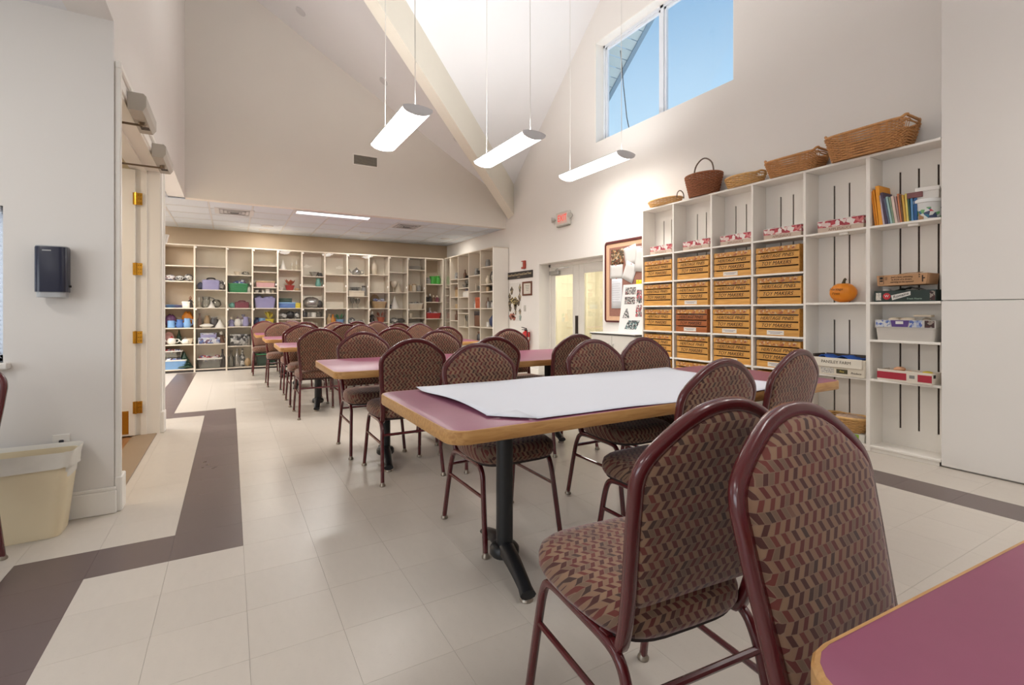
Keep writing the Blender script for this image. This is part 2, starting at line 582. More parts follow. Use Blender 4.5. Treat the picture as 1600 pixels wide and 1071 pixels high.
cells = []
fw, rt = Vector((math.sin(YAW), math.cos(YAW))), Vector((math.cos(YAW), -math.sin(YAW)))
for i in range(len(xs) - 1):
    for j in range(len(ys) - 1):
        x, y = (xs[i] + xs[i + 1]) / 2, (ys[j] + ys[j + 1]) / 2
        if x < XL - 0.15 and 3.54 < y < 5.7: continue
        if x < XL and 3.54 < y < 5.85 and xs[i + 1] <= XL: continue
        d = Vector((x, y)).dot(fw)
        inf = d > 0.3 and abs(Vector((x, y)).dot(rt) / d * F_PX) < 820 and HY + F_PX * 1.15 / d < 1110
        cells.append((0 if inf else 1, d if inf else 99, i, j, x, y))
cells.sort()
rest = MB()
for n_, (a, d, i, j, x, y) in enumerate(cells):
    wx, wy = xs[i + 1] - xs[i], ys[j + 1] - ys[j]
    x0, x1 = xs[i], xs[i + 1]
    if 3.54 < y < 5.85 and x0 < XL: x0 = XL - .02
    if n_ < 300:
        std = abs(wx - T) < .001 and abs(wy - T) < .001 and x0 == xs[i]
        me = tile_mesh if std else MB().box(x0 - x + .0004, x1 - x - .0004, -wy / 2 + .0004, wy / 2 - .0004, -.004, 0).mesh('floor_tile', 0)
        if not me.materials: me.materials.append(None)
        o = bpy.data.objects.new('floor_tile', me); COL.objects.link(o)
        o.parent = slab; o.location = (x, y, 0)
        o.material_slots[0].link = 'OBJECT'
        o.material_slots[0].material = TILEB if dark(x, y) else TILE
    else:
        rest.box(x0 + .0004, x1 - .0004, ys[j] + .0004, ys[j + 1] - .0004, -.004, 0, 0, 1 if dark(x, y) else 0)
ro = rest.build('distant_floor_tiles', [TILE, TILEB], slab, ang=0); ro['kind'] = 'stuff'

# ---- right wall (gable) with window and door recess, 0.27 thick
def ygable(y0, y1, zlo, top=None):
    """wall piece between y0 and y1 from zlo up to the sloping ceiling (or a flat top)"""
    if top is not None: return [(XR, y0, zlo), (XR, y1, zlo), (XR, y1, top), (XR, y0, top)]
    zt = lambda y: max(ZE, zp2(y)) + 0.12
    p = [(XR, y0, zlo), (XR, y1, zlo), (XR, y1, zt(y1))]
    for q in (YB, YM, 0.68):
        if y0 < q < y1: p.append((XR, q, zt(q)))
    return p + [(XR, y0, zt(y0))]


WY0, WY1, WZ0, WZ1 = 3.41, 5.76, 3.69, 5.20
DY0, DY1, DZ = 5.585, 7.316, 1.98
rw = MB()
for p in (ygable(YR, WY0, 0), ygable(WY0, DY0, 0, WZ0), ygable(DY0, WY1, DZ, WZ0), ygable(WY0, WY1, WZ1), ygable(WY1, DY1, DZ), ygable(DY1, YA + .2, 0)):
    rw.prism(p, (0.27, 0, 0))
struct('wall_right', rw, WALL, 'tall off-white gable wall with high window and shelving', 'wall')
# ---- alcove back wall, bulkhead, left walls, wall behind
struct('wall_back', MB().box(-4.2, XR, YA, YA + .2, 0, 3.2), BEIGE, 'beige back wall above the glass-fronted shelving', 'wall')
struct('wall_bulkhead', MB().prism([(XL, YB, ZL), (XR, YB, ZL), (XR, YB, ZE + .12), (XL, YB, zp1(XL) + .12)], (0, .14, 0)), mat('bulkhead_paint', (234, 229, 221), .75, var=.025, scale=1.5, bump=.03),
       'tall beige upper wall over the low alcove ceiling', 'wall')
lw = MB().box(XL - .2, XL, YR, YB, ZL, 6.85)
DL0, DL1, DLZ = 3.665, 5.63, 2.47       # double doorway in the left wall
lw.box(XL - .2, XL, DL1, 5.85, 0, ZL).box(XL - .2, XL, DL0, DL1, DLZ, ZL)
struct('wall_left', lw, WALL, 'white left wall with double doorway and tall upper part', 'wall')
fl = MB()                               # wall facing the camera at far left, with its window opening
W2 = (-2.20, -1.03, 0.88, 1.70)
fl.box(-4.2, W2[0], 3.54, 3.665, 0, ZL).box(W2[1], XL, 3.54, 3.665, 0, ZL).box(W2[0], W2[1], 3.54, 3.665, 0, W2[2]).box(W2[0], W2[1], 3.54, 3.665, W2[3], ZL)
struct('wall_left_front', fl, WALL, 'off-white wall with towel dispenser and wastebasket', 'wall')
struct('wall_far_left', MB().box(-4.4, -4.2, YR, -1.25, 0, 3.0).box(-4.4, -4.2, 2.05, YA, 0, 3.0).box(-4.4, -4.2, -1.25, 2.05, 0, .9).box(-4.4, -4.2, -1.25, 2.05, 2.4, 3.0), WALL, 'off-white outer wall of the left aisle', 'wall')
bw = MB().box(-4.2, XR, YR - .2, YR, 0, 6.9)
struct('wall_behind', bw, WALL, 'off-white end wall behind the viewer', 'wall')

# ---- vaulted ceiling: two crossing slopes meeting in a valley
cv = MB()
V0 = (XR, YB, ZE); yv = YB - K1 / K2 * (XR - XL); zl = zp1(XL)
V1 = (XL, yv, zl); A1, A2 = (XL, YM, zp2(YM)), (XR, YM, zp2(YM))
m_ = lambda p: (p[0], 2 * YM - p[1], p[2])
up = (0, 0, 0.12)
cv.prism([V0, V1, A1, A2], up).prism([V0, (XL, YB, zl), V1], up)
cv.prism([m_(V0), m_(V1), A1, A2], up).prism([m_(V0), m_(V1), (XL, YR, zl), (XR, YR, ZE)], up)
struct('ceiling', cv, CEILW, 'white vaulted ceiling with two crossing slopes', 'ceiling')
# ---- valley beam
bm_ = MB()
d = Vector((-(XR - XL), yv - YB, zl - ZE)).normalized()
side = d.cross(Vector((0, 0, 1))).normalized()
dn = side.cross(d).normalized()
if dn.z > 0: dn = -dn
p0 = Vector(V0) - d * 0.6; p1 = Vector(V1) + d * 0.1
hw, hh = 0.088, 0.37
if side.x < 0: side = -side
sh_ = side * 0.17
sec = [side * hw + dn * hh, -side * hw + dn * hh, -side * hw - dn * .30, side * hw - dn * .30]
sec = [q + sh_ for q in sec]
bm_.loft([[p0 + q for q in sec], [p1 + q for q in sec]])
# trim off what would stick out behind the two walls
b2 = bmesh.new(); me = bm_.mesh('valley_beam', 0); b2.from_mesh(me)
for co, no in (((XR, 0, 0), (1, 0, 0)), ((0, YB, 0), (0, 1, 0)), ((XL, 0, 0), (-1, 0, 0))):
    bmesh.ops.bisect_plane(b2, geom=b2.verts[:] + b2.edges[:] + b2.faces[:], plane_co=co, plane_no=no, clear_outer=True)
b2.to_mesh(me); b2.free()
o = link('trim_1', me, mat('beam_paint', (226, 220, 206), 0.7, var=0.02)); tag(o, 'cream painted beam running up the ceiling valley', 'beam', kind='structure')

# ---- low dropped ceiling: tees and lay-in panels
CT = mat('ceiling_panel', (216, 223, 232), 0.9, var=0.05, scale=60, bump=0.08, objrand=0.02)
TEE = mat('ceiling_tee', (214, 214, 216), 0.5)
lc = struct('ceiling_alcove', MB().box(-4.2, XR, YB + .14, YA, ZL + .03, ZL + .1).box(-4.2, XL - .2, 3.70, YB + .14, ZL + .03, ZL + .1).box(XL - .2, XL, 5.85, YB, ZL - .001, ZL + .001),
            CEILW, 'low dropped ceiling of square white panels over alcove', 'ceiling')
struct('ceiling_aisle', MB().box(-4.2, XL - .2, YR, 3.54, ZL, ZL + .1), CEILW, 'low white ceiling over the left aisle', 'ceiling')
G = 0.6
gx = [-0.29 + G * k for k in range(-4, 9)]
gx = gx + [XR]
gy = [YA - G * k for k in range(0, 6)][::-1]
gy = [YB + .14] + [y for y in gy if y > YB + .2]
pm = MB().box(-G / 2 + .012, G / 2 - .012, -G / 2 + .012, G / 2 - .012, 0, .02, .004).mesh('ceiling_panel', 0); pm.materials.append(CT)


def panels(gx, gy, skip=()):
    for i in range(len(gx) - 1):
        for j in range(len(gy) - 1):
            if (i, j) in skip: continue
            a, b = gx[i + 1] - gx[i], gy[j + 1] - gy[j]
            if abs(a - G) < .01 and abs(b - G) < .01: me = pm
            else:
                me = MB().box(-a / 2 + .012, a / 2 - .012, -b / 2 + .012, b / 2 - .012, 0, .02, .004).mesh('ceiling_panel', 0); me.materials.append(CT)
            o = bpy.data.objects.new('ceiling_panel', me); COL.objects.link(o); o.parent = lc
            o.location = ((gx[i] + gx[i + 1]) / 2, (gy[j] + gy[j + 1]) / 2, ZL)
    for x in gx[:-1]:
        MB().box(x - .012, x + .012, gy[0], gy[-1], ZL - .003, ZL + .02).build('ceiling_tee', TEE, lc, ang=0)
    for y in gy[1:-1]:
        MB().box(gx[0], gx[-1], y - .012, y + .012, ZL - .003, ZL + .02).build('ceiling_tee', TEE, lc, ang=0)


panels(gx, gy)
panels([-2.69, -2.09, -1.49, -.89, XL - .2], [5.92 + G * k for k in range(5)] + [YB + .14])

# ---- baseboards and door trim
def bboard(name, pts, label):
    mb = MB()
    for (x0, x1, y0, y1) in pts:
        mb.box(x0, x1, y0, y1, 0, .12, .004)
    return struct(name, mb, TRIM, label, 'baseboard', 30)


bb = MB().box(-4.2, XL + .014, 3.524, 3.54, 0, .13, .005).box(-4.2, XL + .010, 3.528, 3.54, .13, .15, .004)
struct('baseboard_left', bb, TRIM, 'white moulded baseboard behind the wastebasket', 'baseboard', 30)
bb = MB().box(XR - .014, XR, DY1, 8.42, 0, .1, .004).box(XR - .014, XR, 5.35, DY0, 0, .1, .004)
struct('baseboard_right', bb, TRIM, 'white baseboard beside the double doors', 'baseboard', 30)
# casing around left doorway (room side), with stepped profile, and jamb linings
cs = MB()
for y0, y1 in ((3.552, DL0), (DL1, DL1 + .13)):
    cs.box(XL, XL + .018, y0, y1, 0, DLZ + .10, .004).box(XL, XL + .030, y0 - .0015 if y0 < 5 else y1 - .035, y0 + .035 if y0 < 5 else y1 + .0015, 0, DLZ + .11, .006)
    cs.box(XL, XL + .036, y0 - .006, y1 + .006, 0, .20, .006)
cs.box(XL, XL + .0165, 3.555, DL1 + .127, DLZ, DLZ + .097, .004).box(XL, XL + .032, 3.545, DL1 + .14, DLZ + .07, DLZ + .115, .008)
cs.box(XL - .22, XL + .004, DL0 - .002, DL0 + .018, 0, DLZ).box(XL - .22, XL + .004, DL1 - .018, DL1 + .002, 0, DLZ).box(XL - .22, XL + .004, DL0, DL1, DLZ - .018, DLZ + .001)
cs.box(XL - .14, XL - .095, DL1 - .034, DL1 - .017, 0, DLZ - .018).box(XL - .14, XL - .095, DL0 + .017, DL0 + .034, 0, DLZ - .018).box(XL - .14, XL - .095, DL0, DL1, DLZ - .035, DLZ - .017)
struct('trim_2', cs, TRIM, 'white moulded casing around the open left doorway', 'door trim', 30)
struct('trim_3', MB().box(XL - .2, XL - .02, DL0 + .018, DL1 - .018, 0, .008, .003), mat('threshold', (150, 128, 104), 0.5), 'worn threshold strip in the left doorway', 'threshold', 30)

# ---- room beyond the left doorway
ofl = wood_mat('plank_floor', (150, 104, 66), (112, 74, 46), 0.4, 5, 'Y')
ob = struct('floor_office', MB().box(-3.4, XL - .2, 3.67, 5.68, -.05, -.012), mat('sub_floor', (90, 66, 44), .8), 'wood plank floor of the room beyond the doorway', 'floor')
for k in range(18):
    MB().box(-.775 - .145 * (k + 1) + .001, -.775 - .145 * k - .001, 3.67, 5.68, -.012, .0, .002).build('plank', ofl, ob, ang=0)
struct('wall_office', MB().box(-3.4, XL - .2, 5.68, 5.84, 0, ZL).box(-3.5, -3.4, 3.67, 5.68, 0, ZL), mat('office_paint', (228, 214, 186), .8), 'cream walls of the room beyond the doorway', 'wall')
struct('ceiling_office', MB().box(-3.4, XL - .2, 3.67, 5.68, 2.62, 2.70), CEILW, 'pale ceiling of the room beyond the doorway', 'ceiling')
area('office_lamp_light', (-1.9, 4.6, 2.58), (.6, .6), 22, (0, 0, 0), (1.0, .86, .66))

# door leaves swung into the office
def left_door(name, y, sgn, label):
    dr = thing(name, label, 'door', (XL - .165, y, 0)); dr['kind'] = 'structure'
    t0, t1 = (-.045, 0) if sgn > 0 else (0, .045)
    MB().box(-.86, -.012, t0, t1, .012, DLZ - .03, .003).build('door_leaf', TRIM, dr)
    f = t0 - .003 if sgn > 0 else t1
    MB().box(-.80, -.06, f, f + .003, .03, .24, .001).build('kick_plate', BRASS, dr)
    for z in (.266, .908, 1.533, 2.175):
        h = MB().box(-.004, .040, t0 + .002, t0 + .006, z - .055, z + .055, .001).tube([(-.008, t0 - .004, z - .057), (-.008, t0 - .004, z + .057)], .009, 8)
        h.box(-.030, -.012, t0 - .003, t0, z - .055, z + .055, .001)
        hh_ = h.build('hinge', BRASS, dr)
        sc = MB()
        for q in (-.035, 0, .035):
            for xx in (.012, .028): sc.lathe([(.004, 0), (.004, .002)], 6, (xx, q, 0))
        sc.xf(Matrix.Translation((0, t0 + .002, z)) @ Matrix.Rotation(PI / 2, 4, 'X'))
        sc.build('screw', mat('screw_dark', (120, 84, 30), .4, .8), hh_)
    k = MB().lathe([(.02, 0), (.02, .008), (.009, .01), (.009, .04), (.024, .05), (.026, .065), (.016, .078)], 12)
    k.xf(Matrix.Translation((-.79, t0 if sgn > 0 else t1, 1.0)) @ Matrix.Rotation(PI / 2 if sgn > 0 else -PI / 2, 4, 'X')).build('door_knob', BRASS, dr)
    return dr


left_door('door_1', DL1 - .012, 1, 'white door leaf with brass kick plate and hinges, left doorway')
d2 = left_door('door_2', DL0 + .012, -1, 'near white door leaf folded back inside the left doorway')
for c in list(d2.children):
    if c.name.startswith('hinge'):
        for g in list(c.children): bpy.data.objects.remove(g)
        bpy.data.objects.remove(c)

# ---- gable window: reveal, frame, mullion, panes
wn = thing('window_1', 'high two-pane gable window showing blue sky', 'window', (4.97, 4.585, WZ0)); wn['kind'] = 'structure'
O = lambda x0, x1, y0, y1, z0, z1, b=.004: MB().box(x0 - 4.97, x1 - 4.97, y0 - 4.585, y1 - 4.585, z0 - WZ0, z1 - WZ0, b)
VN = mat('window_vinyl', (226, 232, 240), .4)
fr_ = O(4.93, 5.0, WY0, WY0 + .05, WZ0, WZ1); fr_.v  # left, right, sill and head members
for (y0, y1, z0, z1) in ((WY1 - .05, WY1, WZ0, WZ1), (WY0, WY1, WZ0, WZ0 + .05), (WY0, WY1, WZ1 - .05, WZ1), (4.555, 4.615, WZ0, WZ1)):
    k = O(4.93, 5.0, y0, y1, z0, z1); fr_.add(k.v, k.f)
fr_.build('window_frame', VN, wn, ang=30)
for (y0, y1) in ((WY0 + .05, 4.555), (4.615, WY1 - .05)):
    sh = MB()
    for (a, b, c, d2_) in ((y0, y0 + .035, WZ0 + .05, WZ1 - .05), (y1 - .035, y1, WZ0 + .05, WZ1 - .05), (y0, y1, WZ0 + .05, WZ0 + .085), (y0, y1, WZ1 - .085, WZ1 - .05)):
        k = O(4.945, 4.985, a, b, c, d2_); sh.add(k.v, k.f)
    sa = sh.build('sash', VN, wn, ang=30)
    O(4.963, 4.967, y0 + .03, y1 - .03, WZ0 + .08, WZ1 - .08, 0).build('pane', WGLASS, sa, ang=0)
MB().box(-.19, -.04, WY0 - 4.585, WY0 - 4.585 + .012, 0, WZ1 - WZ0).box(-.19, -.04, WY1 - 4.585 - .012, WY1 - 4.585, 0, WZ1 - WZ0).box(-.19, -.04, WY0 - 4.585, WY1 - 4.585, WZ1 - WZ0 - .012, WZ1 - WZ0).build('reveal_lining', TRIM, wn, ang=0)
# roof overhang outside, with single soffit boards
ev = struct('roof_overhang', MB().prism([(5.80, YB + .3, ZE - .25 + .0), (5.80, YM, zp2(YM)), (5.80, YM, zp2(YM) + .25), (5.80, YB + .3, ZE)], (.08, 0, 0)),
            mat('fascia_blue_grey', (120, 150, 172), .6), 'pale blue rake board of the roof overhang outside', 'roof overhang')
SOF = mat('soffit_board', (196, 210, 212), .6, objrand=.03)
vec = Vector((0, -1, K2)).normalized()
for k in range(34):
    p = Vector((5.05, YB + .2, zp2(YB + .2) + .03)) + vec * .16 * k
    q = vec * .148; t_ = Vector((0, K2, 1)).normalized() * .015
    MB().prism([p, p + q, p + q + t_, p + t_], (.75, 0, 0)).build('soffit_board', SOF, ev, ang=0)
o = MB().tube([(5.02, 5.47, 5.02), (5.025, 5.44, 4.75), (5.03, 5.42, 4.5), (5.04, 5.38, 4.15), (5.04, 5.36, 4.0), (5.05, 5.30, 3.74)], .007, 6).build('hanging_cable', mat('cable_dark', (52, 62, 72), .6))
tag(o, 'thin dark cable hanging outside the gable window', 'cable')

# ---- window at far left with blinds
w2 = thing('window_2', 'white-blinded window at the left edge of the room', 'window', ((W2[0] + W2[1]) / 2, 3.62, W2[2])); w2['kind'] = 'structure'
hwx = (W2[1] - W2[0]) / 2; hz = W2[3] - W2[2]
fm = MB()
for (a, b, c, d2_) in ((-hwx, -hwx + .04, 0, hz), (hwx - .04, hwx, 0, hz), (-hwx, hwx, 0, .04), (-hwx, hwx, hz - .04, hz)): fm.box(a, b, -.03, .03, c, d2_, .004)
fm.build('window_frame', VN, w2, ang=30)
MB().box(-hwx + .04, hwx - .04, .01, .014, .04, hz - .04).build('pane', WGLASS, w2, ang=0)
MB().box(-hwx - .03, hwx + .03, -.13, -.03, -.035, 0, .006).build('window_sill', TRIM, w2, ang=30)
BL = mat('blind_slat', (232, 236, 244), .5)
sm = MB().prism([(-hwx + .015, -.075, .002), (-hwx + .015, -.045, -.010), (-hwx + .015, -.044, -.008), (-hwx + .015, -.074, .004)], (2 * hwx - .03, 0, 0)).mesh('blind_slat', 0); sm.materials.append(BL)
for k in range(32):
    o = bpy.data.objects.new('blind_slat', sm); COL.objects.link(o); o.parent = w2; o.location = (0, 0, .03 + k * .0245)
MB().box(-hwx + .01, hwx - .01, -.085, -.035, hz - .035, hz - .001, .004).build('blind_headrail', BL, w2, ang=30)
area('left_window_daylight', ((W2[0] + W2[1]) / 2, 3.66, 1.3), (1.1, .75), 6, (-PI / 2, 0, 0), DAY)

# ---- double doors in the right wall recess
vb = struct('wall_vestibule', MB().box(6.3, 6.4, 5.2, 7.7, 0, 2.4).box(5.05, 6.3, 5.2, 5.3, 0, 2.4).box(5.05, 6.3, 7.6, 7.7, 0, 2.4), mat('vestibule_paint', (238, 234, 222), .8), 'warm cream vestibule walls seen through the door glass', 'wall')
struct('floor_vestibule', MB().box(5.05, 6.3, 5.3, 7.6, -.1, -.002), SLAB, 'vestibule floor beyond the double doors', 'floor')
struct('ceiling_vestibule', MB().box(5.05, 6.3, 5.3, 7.6, 2.3, 2.4), CEILW, 'vestibule ceiling beyond the double doors', 'ceiling')
area('vestibule_lamp_light', (5.7, 6.4, 2.28), (.5, .8), 40, (0, 0, 0), (1.0, .965, .89))
df = MB().box(5.0, 5.07, DY0, DY0 + .05, 0, DZ, .004).box(5.0, 5.07, DY1 - .05, DY1, 0, DZ, .004).box(5.0, 5.07, DY0, DY1, DZ - .05, DZ, .004)
struct('trim_4', df, TRIM, 'white steel frame around the glazed double doors', 'door trim', 30)


def glass_door(name, y0, y1, label, closer):
    D = thing(name, label, 'door', (5.02, (y0 + y1) / 2, .01), -PI / 2); D['kind'] = 'structure'
    hw_ = (y1 - y0) / 2 - .004; H_ = DZ - .065
    DW = mat('door_enamel', (222, 218, 210), .4)
    st = MB().box(-hw_, -hw_ + .14, -.02, .02, 0, H_, .004).box(hw_ - .14, hw_, -.02, .02, 0, H_, .004)
    st.box(-hw_ + .14, hw_ - .14, -.02, .02, 0, .28, .004).box(-hw_ + .14, hw_ - .14, -.02, .02, H_ - .15, H_, .004)
    st.build('door_stile', DW, D, ang=30)
    MB().box(-hw_ + .135, hw_ - .135, -.004, .004, .27, H_ - .14).build('pane', MATS['door_glass'], D, ang=0)
    bd = MB()
    for (a, b, c, d2_) in ((-hw_ + .13, -hw_ + .15, .27, H_ - .14), (hw_ - .15, hw_ - .13, .27, H_ - .14), (-hw_ + .13, hw_ - .13, .27, .29), (-hw_ + .13, hw_ - .13, H_ - .16, H_ - .14)): bd.box(a, b, -.027, -.018, c, d2_, .003)
    bd.build('glazing_bead', DW, D, ang=30)
    if closer:
        c = MB().box(-hw_ + .02, -hw_ + .30, -.075, -.02, H_ - .14, H_ - .07, .008).build('door_closer', CHROME, D, ang=30)
        MB().tube([(-hw_ + .2, -.06, H_ - .06), (-hw_ + .42, -.16, H_ - .045), (-hw_ + .55, -.03, H_ - .03)], .009, 6).build('closer_arm', CHROME, c)
        MB().box(hw_ - .075, hw_ - .005, -.034, -.018, .72, 1.06, .004).build('push_plate', mat('dark_bronze', (52, 44, 40), .4, .5), D, ang=30)
    return D


glass_mat('door_glass', (252, 250, 240), .5, 0, .02)
ym = (DY0 + DY1) / 2
glass_door('door_3', ym, DY1 - .05, 'white glazed door leaf with grey closer and dark push plate', True)
glass_door('door_4', DY0 + .05, ym, 'white glazed door leaf beside the bulletin board', False)

# flush wall panels to the right of the shelves
wp = struct('wall_panel', MB().box(4.56, XR, YR, 1.50, 0, 4.3), WALL, 'boxed-out wall of flush off-white panels beside the shelves', 'wall panel')
for (z0, z1) in ((.012, 1.222), (1.228, 4.3)):
    for (y0, y1) in ((.30, 1.528), (-.93, .296), (-2.16, -.934), (YR, -2.164)):
        MB().box(4.53, 4.56, y0, y1, z0, z1, .002).build('panel', WALL, wp, ang=30)

# ================================================================== TABLES AND CHAIRS
def make_table(L, D=1.0):
    """plum laminate top with oak edge band on two cast T-bases"""
    t = thing('dining_table', '', 'table')
    n = 5; r = .07
    MB().loft([rrect(L - .012, D - .012, r, .728, n), rrect(L - .012, D - .012, r, .7515, n), rrect(L - .016, D - .016, r, .7525, n)]).build('tabletop', LAMINATE, t)
    o_, i_ = [], []
    MB().loft([rrect(L - .013, D - .013, r, .705, n), rrect(L - .004, D - .004, r, .705, n), rrect(L, D, r, .709, n), rrect(L, D, r, .748, n), rrect(L - .005, D - .005, r, .752, n), rrect(L - .013, D - .013, r, .752, n)], False, False).build('edge_band', EDGE, t)
    MB().loft([rrect(L - .014, D - .014, r, .706, 2), rrect(L - .014, D - .014, r, .728, 2)]).build('underside', UNDER, t)
    for s in (-1, 1):
        cx = s * (L / 2 - .45)
        b = MB().lathe([(.038, .09), (.038, .69)], 20, (cx, 0, 0)).lathe([(.10, .69), (.10, .70), (.05, .705)], 16, (cx, 0, 0))
        b.box(cx - .05, cx + .05, -.28, .28, .690, .704)
        b.build('column', BLACKM, t)
        f = MB().lathe([(.058, .05), (.066, .06), (.066, .085), (.056, .098), (.043, .104)], 20, (cx, 0, 0))
        for q in (-1, 1):
            loops = []
            for k in range(9):
                u = k / 8; y = q * (.03 + .27 * u); zc = .085 - .055 * u ** 1.6
                wd = .040 - .012 * u + (.006 if k == 8 else 0); ht = .036 - .018 * u
                loops.append([(cx + wd * math.cos(a), y, zc + ht * math.sin(a)) for a in [2 * PI * j / 10 for j in range(10)]])
            f.loft(loops)
        f.xf(Matrix.Translation((cx, 0, 0)) @ Matrix.Rotation(math.radians(-11), 4, 'Z') @ Matrix.Translation((-cx, 0, 0)))
        fo = f.build('base', BLACKM, t)
        for q in (-1, 1):
            MB().lathe([(.026, 0), (.028, .004), (.024, .012), (.012, .016)], 12, (cx + q * .28 * math.sin(math.radians(11)), q * .28 * math.cos(math.radians(11)), 0)).build('glide', GLIDE, fo)
    return t


def tbl(x0, x1, y0, y1, label, rz=0.0, src=[None]):
    key = None
    L, D = x1 - x0, y1 - y0
    t = make_table(L, D) if src[0] is None or abs(src[0][1] - L) > .001 or abs(src[0][2] - D) > .001 else None
    if t is not None:
        src[0] = (t, L, D); t.location = ((x0 + x1) / 2, (y0 + y1) / 2, 0); t.rotation_euler = (0, 0, rz); t['label'] = label
    else:
        t = dup(src[0][0], ((x0 + x1) / 2, (y0 + y1) / 2, 0), rz, label)
    t['group'] = 'plum dining tables'
    return t


tbl(.622, 3.042, 1.467, 2.381, 'plum-topped table under the large sheet of white paper')
tbl(.585, 3.005, 3.29, 4.204, 'plum-topped table just behind the paper-covered table')
tbl(.46, 2.88, 5.78, 6.694, 'plum-topped table in the third row from the viewer')
tbl(.42, 2.84, 7.50, 8.414, 'plum-topped table in the fourth row, under the upper wall')
tbl(.36, 2.78, 9.00, 9.914, 'farthest plum-topped table, nearest the back-wall shelving')
t0 = tbl(-1.21, 1.21, -.457, .457, 'plum-topped table cut by the lower right corner')
a = math.radians(-3.0)
# its far left corner stands at (0.575, 0.345)
cx, cy = 1.21, -.457
t0.location = (.543 + cx * math.cos(a) - cy * math.sin(a), .325 + cx * math.sin(a) + cy * math.cos(a), 0); t0.rotation_euler = (0, 0, a)


def back_half(z):
    """half width of the chair back at height z"""
    P = [(.40, .185), (.48, .190), (.60, .200), (.70, .211), (.77, .216), (.803, .219), (.832, .213), (.858, .194), (.888, .158), (.916, .118), (.936, .078), (.947, .038), (.950, .0)]
    return P


def bezier_smooth(P, it=2):
    for _ in range(it):
        Q = [P[0]]
        for a_, b_ in zip(P[:-1], P[1:]):
            Q.append(tuple(.75 * p + .25 * q for p, q in zip(a_, b_))); Q.append(tuple(.25 * p + .75 * q for p, q in zip(a_, b_)))
        Q.append(P[-1]); P = Q
    return P


yb = lambda z: -.168 - .21 * (z - .45)


def make_chair():
    t = thing('banquet_chair', '', 'chair')
    # seat pad: rounded trapezoid cushion
    def so(sc, z, n=40):
        p = []
        for i in range(n):
            a_ = 2 * PI * i / n
            c_, s_ = math.cos(a_), math.sin(a_)
            e_ = 2 / 4.2
            x = .222 * abs(c_) ** e_ * (1 if c_ >= 0 else -1); y = .222 * abs(s_) ** e_ * (1 if s_ >= 0 else -1)
            x *= 1 - .09 * max(0, -y / .222)
            p.append((x * sc, .035 + y * sc, z))
        return p
    MB().loft([so(.90, .418), so(.97, .422), so(1.0, .437), so(1.0, .462), so(.975, .482), so(.90, .496), so(.70, .505), so(.40, .508), so(.12, .509)]).build('seat', FABRIC_SEAT, t, ang=60)
    MB().loft([so(.93, .408), so(.94, .420)]).build('seat_pan', mat('seat_pan_dark', (40, 28, 26), .7), t)
    # back pad follows the frame outline
    half = [p for p in back_half(0) if p[0] >= .60]
    half = [(.500, .172), (.512, .185)] + half
    out = [(w_, z_) for z_, w_ in half]
    out = out + [(-w_, z_) for w_, z_ in out[::-1] if w_ > 0]
    zc = .70

    def bo(sc, dy):
        return [(x * (sc - .02), yb(zc + (z - zc) * (sc - .02)) + dy, zc + (z - zc) * (sc - .02)) for x, z in out]
    MB().loft([bo(.55, -.020), bo(.85, -.019), bo(.95, -.015), bo(.985, -.006), bo(.985, .010), bo(.95, .022), bo(.85, .029), bo(.55, .034), bo(.2, .036)]).build('back_pad', FABRIC, t, ang=60)
    # back frame: arched tube with hooked lower ends
    P = [(w_, yb(z_), z_) for z_, w_ in back_half(0)]
    hook = [(.185, -.085, .408), (.185, -.125, .398), (.185, -.150, .402)]
    Pr = hook + P[1:]
    full = Pr + [(-x, y, z) for x, y, z in Pr[::-1][1:]]
    full = bezier_smooth(full, 2)
    MB().tube(full, 0, rect=(.025, .031), ref=(0, 1, .21)).build('back_frame', FRAME, t, ang=50)
    # two side frames: inverted U, front leg, rail, rear leg
    for s in (-1, 1):
        x0, x1 = s * .196, s * .213
        U = [(x1, .250, .018), (x0 + s * .004, .200, .300), (x0, .190, .352), (x0, .172, .388), (x0, .140, .404), (x0, 0, .404), (x0, -.120, .404), (x0, -.160, .388), (x0, -.182, .352), (x0 + s * .004, -.198, .300), (x1, -.252, .018)]
        U = bezier_smooth(U, 2)
        k = len(U) // 2
        fl_ = MB().tube(U[:k + 1], 0, rect=(.022, .022), ref=(1, 0, 0)).build('leg', FRAME, t, ang=50)
        rl_ = MB().tube(U[k:], 0, rect=(.022, .022), ref=(1, 0, 0)).build('leg', FRAME, t, ang=50)
        for pr, y in ((fl_, .2515), (rl_, -.2535)):
            g = MB().lathe([(.016, 0), (.019, .003), (.019, .010), (.013, .018), (.012, .026)], 10, (x1, y, 0))
            g.build('glide', GLIDE, pr)
        MB().tube([(x0 + s * .006, .208, .262), (x0 + s * .006, -.207, .262)], .0085, 8).build('side_stretcher', FRAME, t)
    MB().tube([(-.200, -.194, .318), (.200, -.194, .318)], .0095, 8).build('rear_stretcher', FRAME, t)
    MB().box(-.19, .19, -.115, -.095, .396, .412, .003).box(-.19, .19, .125, .145, .396, .412, .003).build('seat_support', FRAME, t, ang=30)
    return t


CH = None


def chair(x, y, facing, label, tw=0.0):
    """facing +1 looks along +Y, -1 along -Y"""
    global CH
    rz = (0 if facing > 0 else PI) + math.radians(tw)
    if CH is None:
        CH = make_chair(); CH.location = (x, y, 0); CH.rotation_euler = (0, 0, rz); CH['label'] = label
        CH['group'] = 'patterned banquet chairs'
        return CH
    return dup(CH, (x, y, 0), rz, label, 'patterned banquet chairs')


